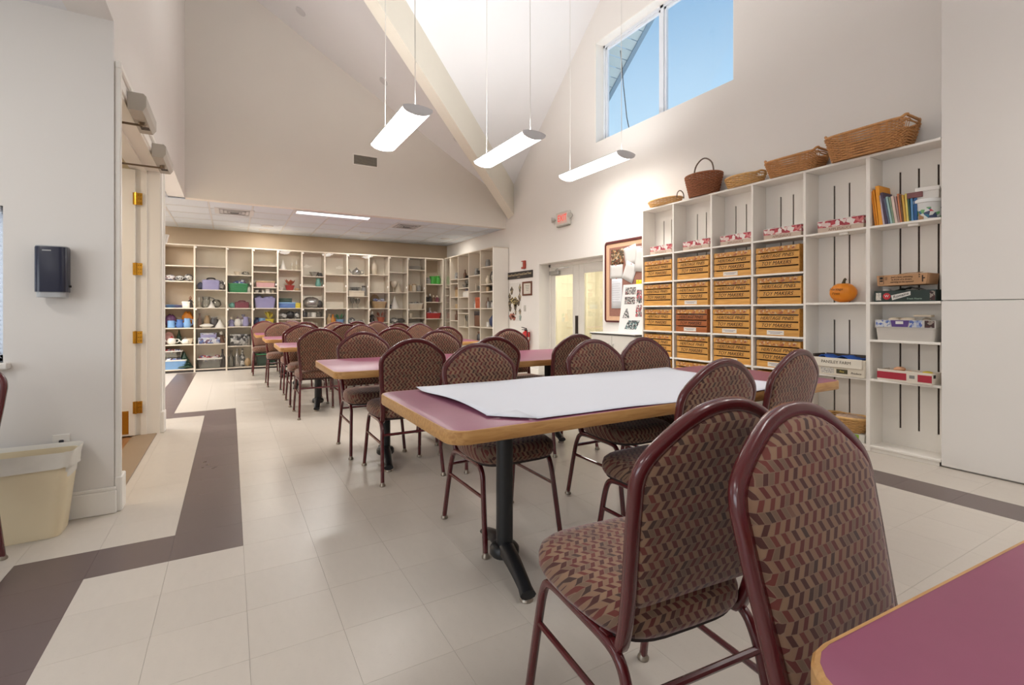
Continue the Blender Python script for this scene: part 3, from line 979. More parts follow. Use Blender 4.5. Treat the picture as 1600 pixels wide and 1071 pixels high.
B = 'maroon banquet chair '
chair(.945, .945, 1, 'nearest maroon banquet chair, seen from behind with its seat showing', -5)
chair(.990, .30, -1, 'maroon banquet chair facing the lower right table, its padded back turned to us', 0)
chair(1.66, 1.50, 1, B + 'at the near side of the paper-covered table, middle one', 1)
chair(2.37, 1.62, 1, B + 'at the near side of the paper-covered table, closest to the pumpkin', 4)
chair(1.24, 2.275, -1, B + 'across the paper table whose seat shows beside the black column', 0)
chair(2.05, 2.225, -1, B + 'across the paper table, second from its left end', 0)
chair(2.51, 2.24, -1, B + 'across the paper table, third from its left end', 0)
chair(1.075, 3.44, 1, B + 'standing between first two tables at their left ends, back to us', 0)
chair(1.66, 3.40, 1, B + 'at the near side of the second table, middle one', 0)
chair(2.42, 3.40, 1, B + 'at the near side of the second table, nearest the bulletin board', 0)
chair(1.02, 4.14, -1, B + 'across the second table, leftmost one with a gleaming frame', 0)
chair(1.74, 4.18, -1, B + 'across the second table, middle one', 0)
chair(2.53, 4.18, -1, B + 'across the second table, nearest the poster wall', 0)
chair(.84, 5.82, 1, B + 'with full legs visible at the left end of the third table', 0)
chair(1.62, 5.76, 1, B + 'at the near side of the third table, middle one', 0)
chair(2.25, 5.76, 1, B + 'at the near side of the third table, right-hand one', 0)
chair(.83, 6.62, -1, B + 'across the third table at its left end', 0)
chair(1.58, 6.66, -1, B + 'across the third table, middle one', 0)
chair(2.42, 6.66, -1, B + 'across the third table, right-hand one', 0)
chair(.84, 7.56, 1, B + 'at the near side of the fourth table, left end', 0)
chair(1.45, 7.56, 1, B + 'at the near side of the fourth table, middle one', 0)
chair(2.22, 7.56, 1, B + 'at the near side of the fourth table, right-hand one', 0)
chair(.70, 8.44, -1, B + 'across the fourth table at its left end, dark against the shelves', 0)
chair(1.57, 8.44, -1, B + 'across the fourth table, middle one', 0)
chair(2.25, 8.44, -1, B + 'across the fourth table, right-hand one', 0)
chair(1.10, 9.16, 1, B + 'at the near side of the farthest table, left one', 0)
chair(1.95, 9.16, 1, B + 'at the near side of the farthest table, right one', 0)
chair(.56, 9.98, -1, B + 'beyond the farthest table at its left end, against the shelving', 0)
chair(1.02, 9.98, -1, B + 'beyond the farthest table, second from its left end', 0)
chair(-1.125, 2.875, -1, B + 'cut off by the left edge beside the wastebasket', 0)

# ---- paper sheet on the first table: thin, edges curling and one corner folded
pv, pf = [], []
NX, NY = 36, 20
for i in range(NX + 1):
    for j in range(NY + 1):
        u, v = i / NX, j / NY
        x = .815 + 1.76 * u + .012 * math.sin(5 * v) * (1 - u)
        y = 1.478 + .870 * v + .010 * math.sin(7 * u) + (-.010 * u)
        z = .7545 + .0016 * (1 + math.sin(9 * u + 3 * v)) + .0012 * (1 + math.sin(23 * u - 8 * v))
        z += .014 * math.exp(-((u) / .04) ** 2) * (.25 + .75 * math.sin(PI * min(1, v * 1.02)) ** 2) + .010 * math.exp(-(1 - v) ** 2 / .004)
        pv.append((x, y, z))
for i in range(NX):
    for j in range(NY):
        a_ = i * (NY + 1) + j
        if i + j < 3: continue
        pf.append((a_, a_ + NY + 1, a_ + NY + 2, a_ + 1))
ps = MB(); ps.add(pv, pf)
fold = [(.83, 1.62, .7590), (.845, 1.48, .7585), (1.0, 1.472, .7590)]
ps.add([(.818, 1.61, .7625), (.96, 1.482, .7610), (.945, 1.60, .772)], [(0, 1, 2)])
o = ps.build('paper_sheet', PAPER, ang=60)
sm_ = o.modifiers.new('thickness', 'SOLIDIFY'); sm_.thickness = .0008; sm_.offset = 1
tag(o, 'large wrinkled white paper sheet spread over the nearest long table', 'paper')

# ================================================================== LAMPS AND CEILING FITTINGS
def pendant(x, label, yc=4.99, dn_=9, up_=25):
    p = thing('pendant_lamp', label, 'pendant lamp', (x, yc, 3.05), 0, 'linear pendant lamps')
    L, W, n = 1.20, .14, 12
    lens, top = [], []
    for k in range(n + 1):
        a_ = PI + PI * k / n
        lens.append((W * math.cos(a_), -.008 + .055 * math.sin(a_)))
    MB().loft([[(u, y, z) for u, z in lens] for y in (-L / 2 + .012, L / 2 - .012)]).build('lens', LENS if yc > 2 else LENS_DIM, p)
    tp = [(W + .004, -.008), (W + .004, .004)] + [((W - .01) * math.cos(PI * k / 8), .004 + .022 * math.sin(PI * k / 8)) for k in range(9)] + [(-W - .004, .004), (-W - .004, -.008)]
    MB().loft([[(u, y, z) for u, z in tp] for y in (-L / 2, L / 2)]).build('housing', HOUSING, p)
    cap = [(W * 1.03, .006)] + [(W * 1.03 * math.cos(-PI * k / 12), -.008 + .060 * math.sin(-PI * k / 12)) for k in range(13)] + [(-W * 1.03, .006)] + [((W - .01) * math.cos(PI - PI * k / 8), .004 + .024 * math.sin(PI * k / 8)) for k in range(1, 8)]
    for s in (-1, 1):
        MB().loft([[(u, s * (L / 2 - .012), z) for u, z in cap], [(u, s * (L / 2 + .004), z) for u, z in cap]]).build('end_cap', HOUSING, p)
    CB = mat('cable_white', (224, 222, 216), .6)
    for s in (-1, 1):
        zt = max(zp1(x), zp2(yc + s * .52)) - 3.05
        c = MB().tube([(0, s * .52, .02), (.004 * s, s * .52, zt * .4), (0, s * .52, zt)], .0038, 6).build('cable', CB, p)
        MB().lathe([(.055, zt - .03), (.055, zt + .06)], 16, (0, s * .52, 0)).build('canopy', HOUSING, c)
    area('downlight_glow', (0, 0, -.075), (.22, 1.12), dn_, (0, 0, 0), WARM, p, 130)
    area('uplight_glow', (0, 0, .05), (.22, 1.12), up_, (PI, 0, 0), WARM, p, 165)
    return p


pendant(1.52, 'glowing linear pendant lamp, leftmost of three')
pendant(2.81, 'glowing linear pendant lamp, middle of three, in front of the beam')
pendant(4.12, 'glowing linear pendant lamp nearest the gable window', 4.99, 9, 9)
# the same row repeated over the viewer's end of the room
for x, lab in ((1.52, 'left'), (2.81, 'middle'), (4.12, 'right')):
    pendant(x, f'linear pendant lamp over the viewer, {lab} of the near row', 0.0, 5, 11)

# recessed lights on the sloped ceiling
for (x, y, lab) in ((.912, 7.90, 'upper'), (2.166, 7.921, 'middle'), (3.434, 7.85, 'lower')):
    r_ = thing('recessed_downlight', f'small grey recessed downlight, {lab} of three on sloped ceiling', 'downlight', (x, y, zp1(x)), 0, 'recessed downlights on slope')
    r_.rotation_euler = (0, math.atan(K1), 0)
    MB().lathe([(.045, -.012), (.075, -.012), (.078, 0), (.045, .002)], 20).build('trim_ring', HOUSING, r_)
    MB().lathe([(.045, -.008), (.035, -.004), (.0, .0)], 16).build('baffle', mat('baffle_grey', (96, 96, 98), .5), r_)
# downlights in the low ceiling
for (x, y, lab) in ((.62, 10.55, 'front one of the left pair'), (.60, 11.08, 'rear one of the left pair'), (2.46, 10.48, 'centre one'), (4.25, 10.40, 'one nearest the corner')):
    area('downlight_beam', (x, y, ZL - .02), (.18, .18), 13 if lab.startswith(('front', 'centre')) else 5, (0, 0, 0), (1, .95, .87))
    r_ = thing('ceiling_downlight', f'round downlight in low panel ceiling, {lab}', 'downlight', (x, y, ZL), 0, 'downlights in panel ceiling')
    MB().lathe([(.07, -.010), (.105, -.012), (.11, -.002), (.07, -.002)], 20).build('trim_ring', HOUSING, r_)
    MB().lathe([(.07, -.008), (.05, -.005), (.02, -.006), (0, -.006)], 16).build('baffle', mat('baffle_dark', (84, 84, 88), .4), r_)
tf = thing('ceiling_lamp', 'long white ceiling lamp tucked behind the upper wall edge', 'ceiling lamp', (1.54, 8.775, ZL))
MB().box(-.62, .62, -.11, .11, -.012, -.001, .004).build('frame', HOUSING, tf, ang=30)
MB().box(-.59, .59, -.085, .085, -.022, -.011, .004).build('lens', mat('troffer_lens', (250, 250, 250), .5, emit=1.6, emit_rgb=(250, 250, 255)), tf, ang=30)
area('ceiling_lamp_glow', (0, 0, -.04), (1.1, .15), 50, (0, 0, 0), (1, .97, .92), tf)
for (x, y, lab) in ((.06, 9.35, 'left one'), (2.97, 9.25, 'right one')):
    v = thing('air_diffuser', f'square white air diffuser in the panel ceiling, {lab}', 'air vent', (x, y, ZL), 0, 'ceiling air diffusers')
    MB().box(-.285, .285, -.285, .285, -.008, -.001, .003).build('frame', TEE, v, ang=30)
    for k in range(4):
        s = .22 - .055 * k
        q = MB()
        for (a_, b_, c_, d_) in ((-s, s, -s, -s + .016), (-s, s, s - .016, s), (-s, -s + .016, -s, s), (s - .016, s, -s, s)): q.box(a_, b_, c_, d_, -.016 - .003 * k, -.008)
        q.build('vane', mat('vane_grey', (176, 176, 178), .5), v, ang=0)
    MB().box(-.06, .06, -.03, .03, -.03, -.008, .003).build('damper', mat('damper_dark', (92, 92, 96), .5), v, ang=30)
# fill lamps added out of view in the left aisle ceiling
for (x, y, lab) in ((-1.9, 1.6, 'far'), (-1.9, -1.2, 'near')):
    v = thing('aisle_fill_lamp', f'unseen fill lamp added in the left aisle ceiling, {lab} one', 'ceiling lamp', (x, y, ZL))
    MB().box(-.31, .31, -.61, .61, -.014, -.001, .004).build('frame', HOUSING, v, ang=30)
    MB().box(-.28, .28, -.58, .58, -.020, -.012, .003).build('lens', MATS['troffer_lens'], v, ang=30)
    area('aisle_fill_glow', (0, 0, -.04), (.5, 1.1), 14, (0, 0, 0), (1, .96, .9), v)
for (x, y, lab) in ((-2.0, 9.6, 'rear'), (-2.0, 7.4, 'front')):  # lamps added out of view to light the alcove from the left
    v = thing('side_alcove_fill_lamp', f'unseen fill lamp added in low ceiling left of the alcove, {lab} one', 'ceiling lamp', (x, y, ZL))
    MB().box(-.31, .31, -.61, .61, -.014, -.001, .004).build('frame', HOUSING, v, ang=30)
    MB().box(-.28, .28, -.58, .58, -.020, -.012, .003).build('lens', MATS['troffer_lens'], v, ang=30)
    area('side_alcove_fill_glow', (0, 0, -.04), (.5, 1.1), 90, (0, 0, 0), (1, .96, .9), v)
# vent grille on the bulkhead
v = thing('vent_grille', 'grey louvred vent high on the beige upper wall', 'air vent', (2.01, YB, 3.73))
MB().box(-.22, .22, -.012, 0, -.10, -.078, .003).box(-.22, .22, -.012, 0, .078, .10, .003).box(-.22, -.195, -.012, 0, -.08, .08, .003).box(.195, .22, -.012, 0, -.08, .08, .003).build('frame', TRIM, v, ang=30)
MB().box(-.2, .2, -.002, 0, -.08, .08).build('backing', mat('vent_dark', (104, 98, 88), .8), v, ang=0)
for k in range(8):
    MB().prism([(-.197, -.010, -.072 + .02 * k), (-.197, -.002, -.062 + .02 * k), (-.197, -.002, -.060 + .02 * k), (-.197, -.010, -.069 + .02 * k)], (.394, 0, 0)).build('louvre', mat('louvre_grey', (178, 172, 160), .5), v, ang=0)

# ================================================================== RIGHT SHELF UNIT
SX, SB = 4.53, XR - .004
YE = [1.531, 2.005, 2.516, 3.032, 3.512, 4.040, 4.545]      # bay edges, right to left
su = thing('shelf_unit', 'tall white open shelf unit with slotted backs and pumpkin', 'shelf unit', (SX, 3.04, 0))
O = lambda x0, x1, y0, y1, z0, z1, b=.002: MB().box(x0 - SX, x1 - SX, y0 - 3.04, y1 - 3.04, z0, z1, b)
for i, y in enumerate(YE):
    wd = .030 if i in (0, 1) else .022
    y0 = y if i == 0 else (y - wd if i == 6 else y - wd / 2)
    if i == 0: O(SX + .032, SB - .03, 1.503, 1.530, 0, 2.41).build('divider', SHELFW, su, ang=30)
    else: O(SX, SB - .03, y0, y0 + wd, 0, 2.41).build('divider', SHELFW, su, ang=30)
O(SX - .002, SB - .03, YE[0], YE[6], 2.41, 2.43).build('top_board', SHELFW, su, ang=30)
SHZ = {0: [.05, .595, .915, 1.222, 1.842], 1: [.05, .595, 1.222, 1.842]}
for i in range(6):
    zs = SHZ.get(i, [.05, .30, .600, .908, 1.215, 1.511, 1.846])
    for z in zs:
        O(SX, SB - .03, YE[i] + (.012 if i else .0), YE[i + 1] - .012, z - .018, z, .002).build('shelf', SHELFW, su, ang=30)
    O(SX + .01, SX + .025, YE[i] + .012, YE[i + 1] - .012, 0, .034, .001).build('plinth', SHELFW, su, ang=30)
    # slotted back: narrow boards with open joints, closed by rails top, middle and bottom
    n_s = 3 if i == 0 else 2
    y0, y1 = YE[i] + (.010 if i else .0), YE[i + 1] - .010
    first = (1.618, 2.245, 2.742, 3.241, 3.744, 4.253)[i]
    cuts = [first + .1245 * k for k in range(n_s)]
    edges = [y0] + [c for q in cuts for c in (q - .0068, q + .0068)] + [y1]
    for k in range(0, len(edges), 2):
        O(SB - .03, SB - .018, edges[k], edges[k + 1], .19, 2.285, 0).build('back_board', SHELFW, su, ang=0)
    for (z0, z1) in ((.03, .19), (2.285, 2.41)):
        O(SB - .03, SB - .018, y0, y1, z0, z1, 0).build('back_board', SHELFW, su, ang=0)
    if i:
        O(SB - .032, SB - .0305, y0, y1, 1.07, 1.21, 0).build('back_rail', SHELFW, su, ang=0)
    else:
        O(SB - .032, SB - .0305, y0, y1, .918, 1.204, 0).build('back_rail', SHELFW, su, ang=0)
O(SB - .014, SB, YE[0] + .005, YE[6] - .005, .03, 2.40, 0).build('backing', SLOT_SHADE, su, ang=0)  # dark board added so the open slots read as deep shade
for (i, z) in ((0, 1.842), (1, 1.842)):
    yc = (YE[i] + YE[i + 1]) / 2 - .06
    O(SX + .02, SX + .05, yc - .035, yc + .035, z - .038, z - .018, .003).build('cleat', SHELFW, su, ang=30)
bayc = lambda i: (YE[i] + YE[i + 1]) / 2


# ---- wooden crates
def make_crate(m, dark_top):
    c = thing('wooden_crate', '', 'crate')
    W, H, D = .432, .262, .205
    for k in range(4):
        hs_ = (.060, .056, .054, .048); h = hs_[k]; z = sum(hs_[:k]) + .013 * k
        MB().box(-W / 2, W / 2, -.0, .010, z, z + h, .0015).build('slat', m, c, ang=30)
        MB().box(-W / 2, W / 2, D - .010, D, z, z + h, .0015).build('slat', m, c, ang=30)
    for s in (-1, 1):
        MB().box(s * (W / 2 - .009) - .007, s * (W / 2 - .009) + .007, .0102, D - .0102, .002, H, .0015).build('end_board', m, c, ang=30)
    MB().box(-W / 2 + .017, W / 2 - .017, .0105, D - .0105, .001, .010).build('bottom', m, c, ang=0)
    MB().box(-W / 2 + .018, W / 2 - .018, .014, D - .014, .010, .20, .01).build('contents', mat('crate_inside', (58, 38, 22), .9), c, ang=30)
    text('HERITAGE PINES', .046, INK, c, (-.005, -.0008, .170), shear=.32, sx=.98)
    text('TOY MAKERS', .050, INK, c, (-.012, -.0008, .100), shear=.32, sx=1.0)
    MB().box(-W / 2 + .02, W / 2 - .03, -.0012, 0, .212, .254).build('picture_strip', blotch_mat('crate_print', [(206, 146, 70), (196, 136, 64), (210, 180, 140), (188, 120, 60), (160, 90, 60), (206, 150, 76)], 55), c, ang=0)
    return c


CR = {False: make_crate(PINE, False), True: make_crate(PINED, True)}
used = {False: False, True: False}
ordn = ['first', 'second', 'third', 'fourth', 'fifth', 'sixth', 'seventh', 'eighth', 'ninth', 'tenth', 'eleventh', 'twelfth', 'thirteenth']
rows = [1.511, 1.215, .908, .600, .300]
lab_at = {(0, 2), (1, 1), (2, 1), (2, 2), (2, 3), (3, 2), (3, 3)}
for r_, z in enumerate(rows):
    for cidx in range(4):                     # column 0 is the one beside the bulletin board
        i = 5 - cidx
        dk = (r_, cidx) == (2, 1)
        lab = f'lettered pine slat crate, {ordn[r_]} crate row from top, {ordn[cidx]} column from bulletin board'
        if dk: lab = 'darker reddish slat crate in the third crate row, second column'
        x = SX + .012 + random.uniform(0, .012); y = bayc(i) + random.uniform(.0, .022)
        if not used[dk]:
            c = CR[dk]; used[dk] = True; c.location = (x, y, z); c.rotation_euler = (0, 0, -PI / 2); c['label'] = lab; c['group'] = 'lettered pine crates'
        else:
            c = dup(CR[dk], (x, y, z), -PI / 2 + random.uniform(-.012, .012), lab, 'lettered pine crates')
        if (r_, cidx) in lab_at:
            lb = MB().box(-.10, .07, -.0015, 0, .010, .052).build('paper_label', mat('label_paper', (228, 222, 212), .7), c, ang=0)
            for q in range(2): MB().box(-.085 + .02 * q, .055 - .02 * q, -.002, -.0014, .036 - .013 * q, .041 - .013 * q).build('print_line', mat('faint_print', (150, 140, 150), .7), lb, ang=0)

# ---- printed apple trays on the top row
APM = blotch_mat('apple_print', [(186, 66, 76), (224, 200, 194), (158, 48, 60), (232, 222, 216), (206, 120, 120), (170, 70, 84), (228, 214, 206)], 34)
for k, i in enumerate((5, 4, 3, 2, 1)):
    c = thing('fruit_tray_box', f'red and white apple-print carton, {ordn[k]} from the bulletin board side', 'carton', (SX + .045, bayc(i) - .02, 1.846 if i > 1 else 1.842), -PI / 2 + .02 * (k - 2), 'apple-print cartons')
    W, D, H = .36, .16, .115
    MB().box(-W / 2, W / 2, 0, .004, 0, H * .42, .001).box(-W / 2, W / 2, D - .004, D, 0, H * .42, .001).box(-W / 2, -W / 2 + .004, .004, D - .004, 0, H * .42, .001).box(W / 2 - .004, W / 2, .004, D - .004, 0, H * .42, .001).box(-W / 2, W / 2, 0, D, -.0, .004).build('tray', mat('tray_card', (206, 186, 168), .7), c, ang=30)
    MB().prism([(-W / 2, -.001, H * .40), (W / 2, -.001, H * .40), (W / 2, -.001, H * .93), (W * .30, -.001, H), (W * .1, -.001, H * .93), (-W * .2, -.001, H * .97), (-W / 2, -.001, H * .88)], (0, D + .002, 0)).build('lid', APM, c, ang=0)
    MB().prism([(-W / 2 - .001, -.002, H * .88), (W / 2, -.002, H * .95), (W / 2, D, H * 1.0), (-W / 2, D, H * .93)], (0, 0, .004)).build('lid_top', mat('tray_white', (226, 222, 218), .6), c, ang=0)
    text('APPLESAUCE', .032, mat('tray_ink', (150, 110, 96), .7), c, (0, -.0008, H * .2))

# ---- pumpkin
pk = thing('pumpkin', 'orange carved-style pumpkin with dark stem and glitter lettering', 'pumpkin', (SX + .125, bayc(1) - .01, 1.222), -PI / 2)
loops = []
for a_ in [-82, -66, -48, -28, -8, 12, 30, 48, 64, 76, 84]:
    p = math.radians(a_)
    loops.append([((.102 * math.cos(p)) * (1 + .045 * abs(math.cos(5 * t_)) - .03) * math.cos(t_), (.102 * math.cos(p)) * (1 + .045 * abs(math.cos(5 * t_)) - .03) * math.sin(t_), .088 + .088 * math.sin(p) - (.012 if a_ > 70 else 0)) for t_ in [2 * PI * k / 60 for k in range(60)]])
z0 = min(q[2] for L_ in loops for q in L_)
loops = [[(x, y, z - z0) for x, y, z in L_] for L_ in loops]
MB().loft(loops).build('body', mat('pumpkin_orange', (232, 138, 24), .4, var=.1, scale=9), pk, ang=60)
MB().tube([(0, 0, .155), (.004, 0, .18), (.012, -.004, .20), (.022, -.004, .207)], [.02, .013, .011, .012], 8).build('stem', mat('stem_green', (72, 66, 42), .7), pk)
text('Heritage', .031, mat('pumpkin_ink', (110, 58, 20), .7), pk, (-.008, -.1045, .115), (PI / 2 - .12, 0, 0), .2)
text('Pines', .030, MATS['pumpkin_ink'], pk, (-.010, -.1052, .078), (PI / 2 + .05, 0, 0), .2)


def open_box(c, W, D, H, m, t_=.004):
    return MB().box(-W / 2, W / 2, 0, t_, 0, H, .001).box(-W / 2, W / 2, D - t_, D, 0, H, .001).box(-W / 2, -W / 2 + t_, t_, D - t_, 0, H, .001).box(W / 2 - t_, W / 2, t_, D - t_, 0, H, .001).box(-W / 2 + t_, W / 2 - t_, t_, D - t_, 0, .004).build('box_body', m, c, ang=30)


def lumps(c, n, W, D, z, r, m, name='lump', flat=.7, seed=1):
    rd = random.Random(seed)
    for k in range(n):
        x, y = rd.uniform(-W / 2 + r, W / 2 - r), rd.uniform(r * .8, D - r * .8)
        MB().lathe([(r * .6, 0), (r, r * .5 * flat), (r * .9, r * flat), (r * .4, r * 1.3 * flat), (.001, r * 1.36 * flat)], 10, (x, y, z), 0, rd.uniform(.8, 1.2), rd.uniform(.7, 1.0)).build(name, m, c, ang=60)


# ---- bay 5 (pumpkin bay) lower contents
c = thing('produce_box', 'cream farm produce carton with blue cloth, under the pumpkin', 'carton', (SX - .01, bayc(1) - .02, .595), -PI / 2 - .05)
open_box(c, .44, .20, .145, mat('carton_cream', (222, 212, 194), .7))
MB().box(-.225, .205, -.012, -.001, .070, .148, .002).build('lid_flap', mat('carton_cream2', (228, 220, 204), .7), c, ang=30)
text('PANSLEY FARM', .036, mat('farm_ink', (92, 84, 74), .7), c, (0, -.0128, .112))
MB().box(.0, .09, -.0012, 0, .018, .055).build('price_tag', mat('tag_olive', (70, 66, 40), .6), c, ang=0)
text('Fine', .022, mat('tag_gold', (220, 196, 90), .6), c, (.045, -.0018, .036))
MB().box(-.13, -.02, -.0012, 0, .012, .062).build('barcode_panel', blotch_mat('barcode', [(206, 200, 190), (170, 166, 160), (214, 208, 196)], 140), c, ang=0)
text('Produce', .024, MATS['farm_ink'], c, (.155, -.0012, .03), shear=.3)
bl = MB()
rd = random.Random(3)
g_ = [[(-.17 + .34 * i / 14, .03 + .14 * j / 6, .135 + .022 * rd.random() + .012 * math.sin(i * .9)) for j in range(7)] for i in range(15)]
bl.add([p for r__ in g_ for p in r__], [(i * 7 + j, i * 7 + 7 + j, i * 7 + 8 + j, i * 7 + j + 1) for i in range(14) for j in range(6)])
bo_ = bl.build('blue_cloth', mat('cloth_blue', (36, 84, 168), .8), c, ang=60)
bo_.modifiers.new('t', 'SOLIDIFY').thickness = .006
MB().box(-.19, .215, .18, .192, .13, .175, .003).box(-.215, -.195, .02, .18, .13, .172, .003).build('dark_rim', mat('rim_brown', (66, 56, 48), .7), c, ang=30)


def basket(name, label, loc, rz, bw, bd, tw_, td, H, m, rows_n, e_=2.0, holes=False, stakes=28, cat='basket', seg=72, rim=.011, st=.011):
    """woven basket: upright stakes, rows of strands weaving in and out, rolled rim"""
    b = thing(name, label, cat, loc, rz)
    def pt(t_, k, off=0.0):
        a_ = 2 * PI * t_
        c_, s_ = math.cos(a_), math.sin(a_)
        W, D = (bw + (tw_ - bw) * k) / 2 + off, (bd + (td - bd) * k) / 2 + off
        return (W * abs(c_) ** (2 / e_) * (1 if c_ >= 0 else -1), D * abs(s_) ** (2 / e_) * (1 if s_ >= 0 else -1), H * k)
    wv = MB()
    for r__ in range(rows_n):
        k = (r__ + .5) / rows_n
        p = []
        for i in range(seg):
            t_ = i / seg
            off = st * .7 * math.cos(PI * (i * stakes / seg + r__))
            q = pt(t_, k, off)
            p.append((q[0], q[1], max(q[2], .006)))
        rr = H / rows_n * .60
        if holes and .70 < k < .88:
            h1 = seg // 16
            wv.tube(p[h1:seg // 2 - h1], rr, 5); wv.tube(p[seg // 2 + h1:seg - h1], rr, 5)
        else:
            wv.tube(p, rr, 5, closed=True)
    wv.build('weave', m, b, ang=60)['kind'] = 'stuff'
    sk = MB()
    for i in range(stakes):
        t_ = (i + .5) / stakes
        sk.tube([pt(t_, .02), pt(t_, .5), pt(t_, 1.0)], .003, 4)
    sk.build('stakes', m, b, ang=60)['kind'] = 'stuff'
    rp = []
    for i in range(seg):
        q = pt(i / seg, 1.0)
        zz = 0.0
        if holes:
            zz = .020 * math.exp(-((abs(q[0]) - tw_ / 2) / .02) ** 2) + .010 * math.exp(-((abs(q[0]) - tw_ / 2) / .02) ** 2) * (abs(q[1]) > td * .3)
        rp.append((q[0], q[1], H + zz))
    MB().tube(rp, rim, 7, closed=True).build('rim', m, b, ang=60)
    MB().loft([[pt(i / 36, .03) for i in range(36)], [(x, y, .014) for x, y, _ in [pt(i / 36, .03) for i in range(36)]]]).build('base', m, b, ang=30)
    return b


b = basket('woven_basket', 'pale round basket of wrapped goods on the bottom shelf under farm carton', (SX + .10, bayc(1) - .03, .118), -PI / 2, .30, .20, .38, .25, .12, WICKERL, 11, 2.4)
lumps(b, 7, .36, .16, .085, .05, mat('wrapped_tan', (176, 150, 130), .35, var=.3, scale=20), 'parcel', .8, 5)
for ch in b.children:
    if ch.name.startswith('parcel'): ch.location.y -= .09
c = thing('green_carton', 'lime green and white carton beneath the round basket', 'carton', (SX + .02, bayc(1) - .03, .05), -PI / 2)
MB().box(-.19, .19, 0, .18, 0, .066, .003).build('box_body', mat('carton_white', (224, 222, 212), .6), c, ang=30)
MB().box(.0, .15, -.0015, 0, .004, .062).build('green_panel', mat('lime', (136, 178, 48), .5), c, ang=0)
MB().box(.03, .09, -.0025, -.001, .012, .05).build('dark_patch', blotch_mat('carton_patch', [(60, 70, 40), (190, 200, 170), (40, 50, 30)], 90), c, ang=0)

# ---- bay 6 contents
# books and folders on the top shelf
bk = [('orange', (226, 138, 30), .012, .290, -6, 'folder'), ('amber', (232, 150, 36), .012, .300, -6, 'folder'), ('golden', (238, 160, 44), .026, .325, -5, 'folder'),
      ('pale lilac', (196, 180, 190), .012, .245, -7, 'book'), ('dark plum', (74, 60, 82), .020, .265, -8, 'book'), ('slate blue', (92, 104, 128), .012, .215, -9, 'book'),
      ('light teal', (160, 192, 190), .014, .225, -9, 'book'), ('sage green', (136, 158, 132), .012, .215, -8, 'book'), ('cream pink', (220, 198, 184), .018, .222, -8, 'book'),
      ('dusty mauve', (170, 138, 134), .012, .215, -7, 'book'), ('coral', (206, 128, 90), .010, .232, -6, 'book'), ('brown', (120, 84, 54), .010, .222, -6, 'book'),
      ('mustard', (214, 170, 76), .014, .215, -5, 'book'), ('lemon', (222, 200, 108), .014, .222, -4, 'book'), ('forest green', (58, 96, 84), .010, .215, -4, 'book'),
      ('sky blue', (98, 148, 194), .014, .218, -2, 'book'), ('deep blue', (40, 92, 148), .020, .175, 0, 'book')]
y = YE[1] - .038
for (nm, rgb, th, h, ti, kd) in bk:
    dpt = .19 if kd == 'folder' else .155
    b = thing('book' if kd == 'book' else 'file_folder', f'{nm} {kd} standing in the row on the upper right shelf', kd, (SX + .025, y - th / 2 - .001, 1.842), -PI / 2)
    b.rotation_euler = (math.radians(0), math.radians(ti), -PI / 2)
    b.rotation_mode = 'XYZ'
    M = Matrix.Rotation(-PI / 2, 4, 'Z') @ Matrix.Rotation(math.radians(ti), 4, 'Y')
    b.rotation_euler = M.to_euler()
    # lift so that the leaning lower edge rests on the shelf
    b.location.z += abs(math.sin(math.radians(ti))) * th / 2
    m = mat('cover_' + nm.replace(' ', '_'), rgb, .5, var=.1, scale=30)
    MB().box(-th / 2, th / 2, 0, .003, 0, h, .0008).box(-th / 2, -th / 2 + .002, .003, dpt, 0, h).box(th / 2 - .002, th / 2, .003, dpt, 0, h).build('cover', m, b, ang=30)
    MB().box(-th / 2 + .002, th / 2 - .002, .003, dpt - .004, .003, h - .004).build('pages', mat('page_edges', (226, 218, 200), .8), b, ang=0)
    y -= th + .0025
c = thing('small_carton', 'flat brown and pink carton lying over the blue books', 'carton', (SX + .02, y + .018, 1.842 + .177 + .001), -PI / 2 + .1)
MB().box(-.045, .05, 0, .13, 0, .042, .002).build('box_body', mat('carton_pinkbrown', (128, 84, 84), .6, var=.25, scale=40), c, ang=30)
c = thing('brown_notebook', 'small tan bound book at the end of the row beside the tub', 'book', (SX + .03, y - .022, 1.842), -PI / 2)
MB().box(-.016, .016, 0, .003, 0, .118, .001).box(-.016, -.013, .003, .12, 0, .118).box(.013, .016, .003, .12, 0, .118).build('cover', mat('tan_cover', (170, 130, 92), .6), c, ang=30)
MB().box(-.013, .013, .003, .116, .003, .114).build('pages', MATS['page_edges'], c, ang=0)
tb = thing('plastic_tub', 'round white food tub with colourful band on upper right shelf', 'tub', (SX + .115, YE[0] + .118, 1.842))
MB().lathe([(.078, 0), (.082, .004), (.095, .135)], 32).build('body', mat('tub_white', (226, 226, 224), .35), tb, ang=50)
MB().lathe([(.0835, .012), (.0925, .092), (.0915, .092), (.0825, .012)], 32).build('printed_band', blotch_mat('tub_print', [(226, 228, 224), (120, 176, 120), (60, 120, 150), (226, 226, 220), (210, 90, 100), (224, 226, 226), (70, 80, 110)], 38), tb, ang=50)
MB().lathe([(.099, .130), (.103, .133), (.103, .150), (.098, .158), (.0, .160)], 32).build('lid', mat('tub_lid', (236, 236, 234), .35), tb, ang=50)
c = thing('white_gift_box', 'small white lidded box stacked on the round tub', 'box', (SX + .10, YE[0] + .112, 1.842 + .1605), -PI / 2 + .25)
MB().box(-.068, .068, -.055, .055, 0, .082, .002).build('body', mat('box_white', (230, 226, 220), .6), c, ang=30)
MB().box(-.072, .072, -.059, .059, .060, .090, .002).build('lid', mat('box_white_lid', (236, 232, 226), .6), c, ang=30)
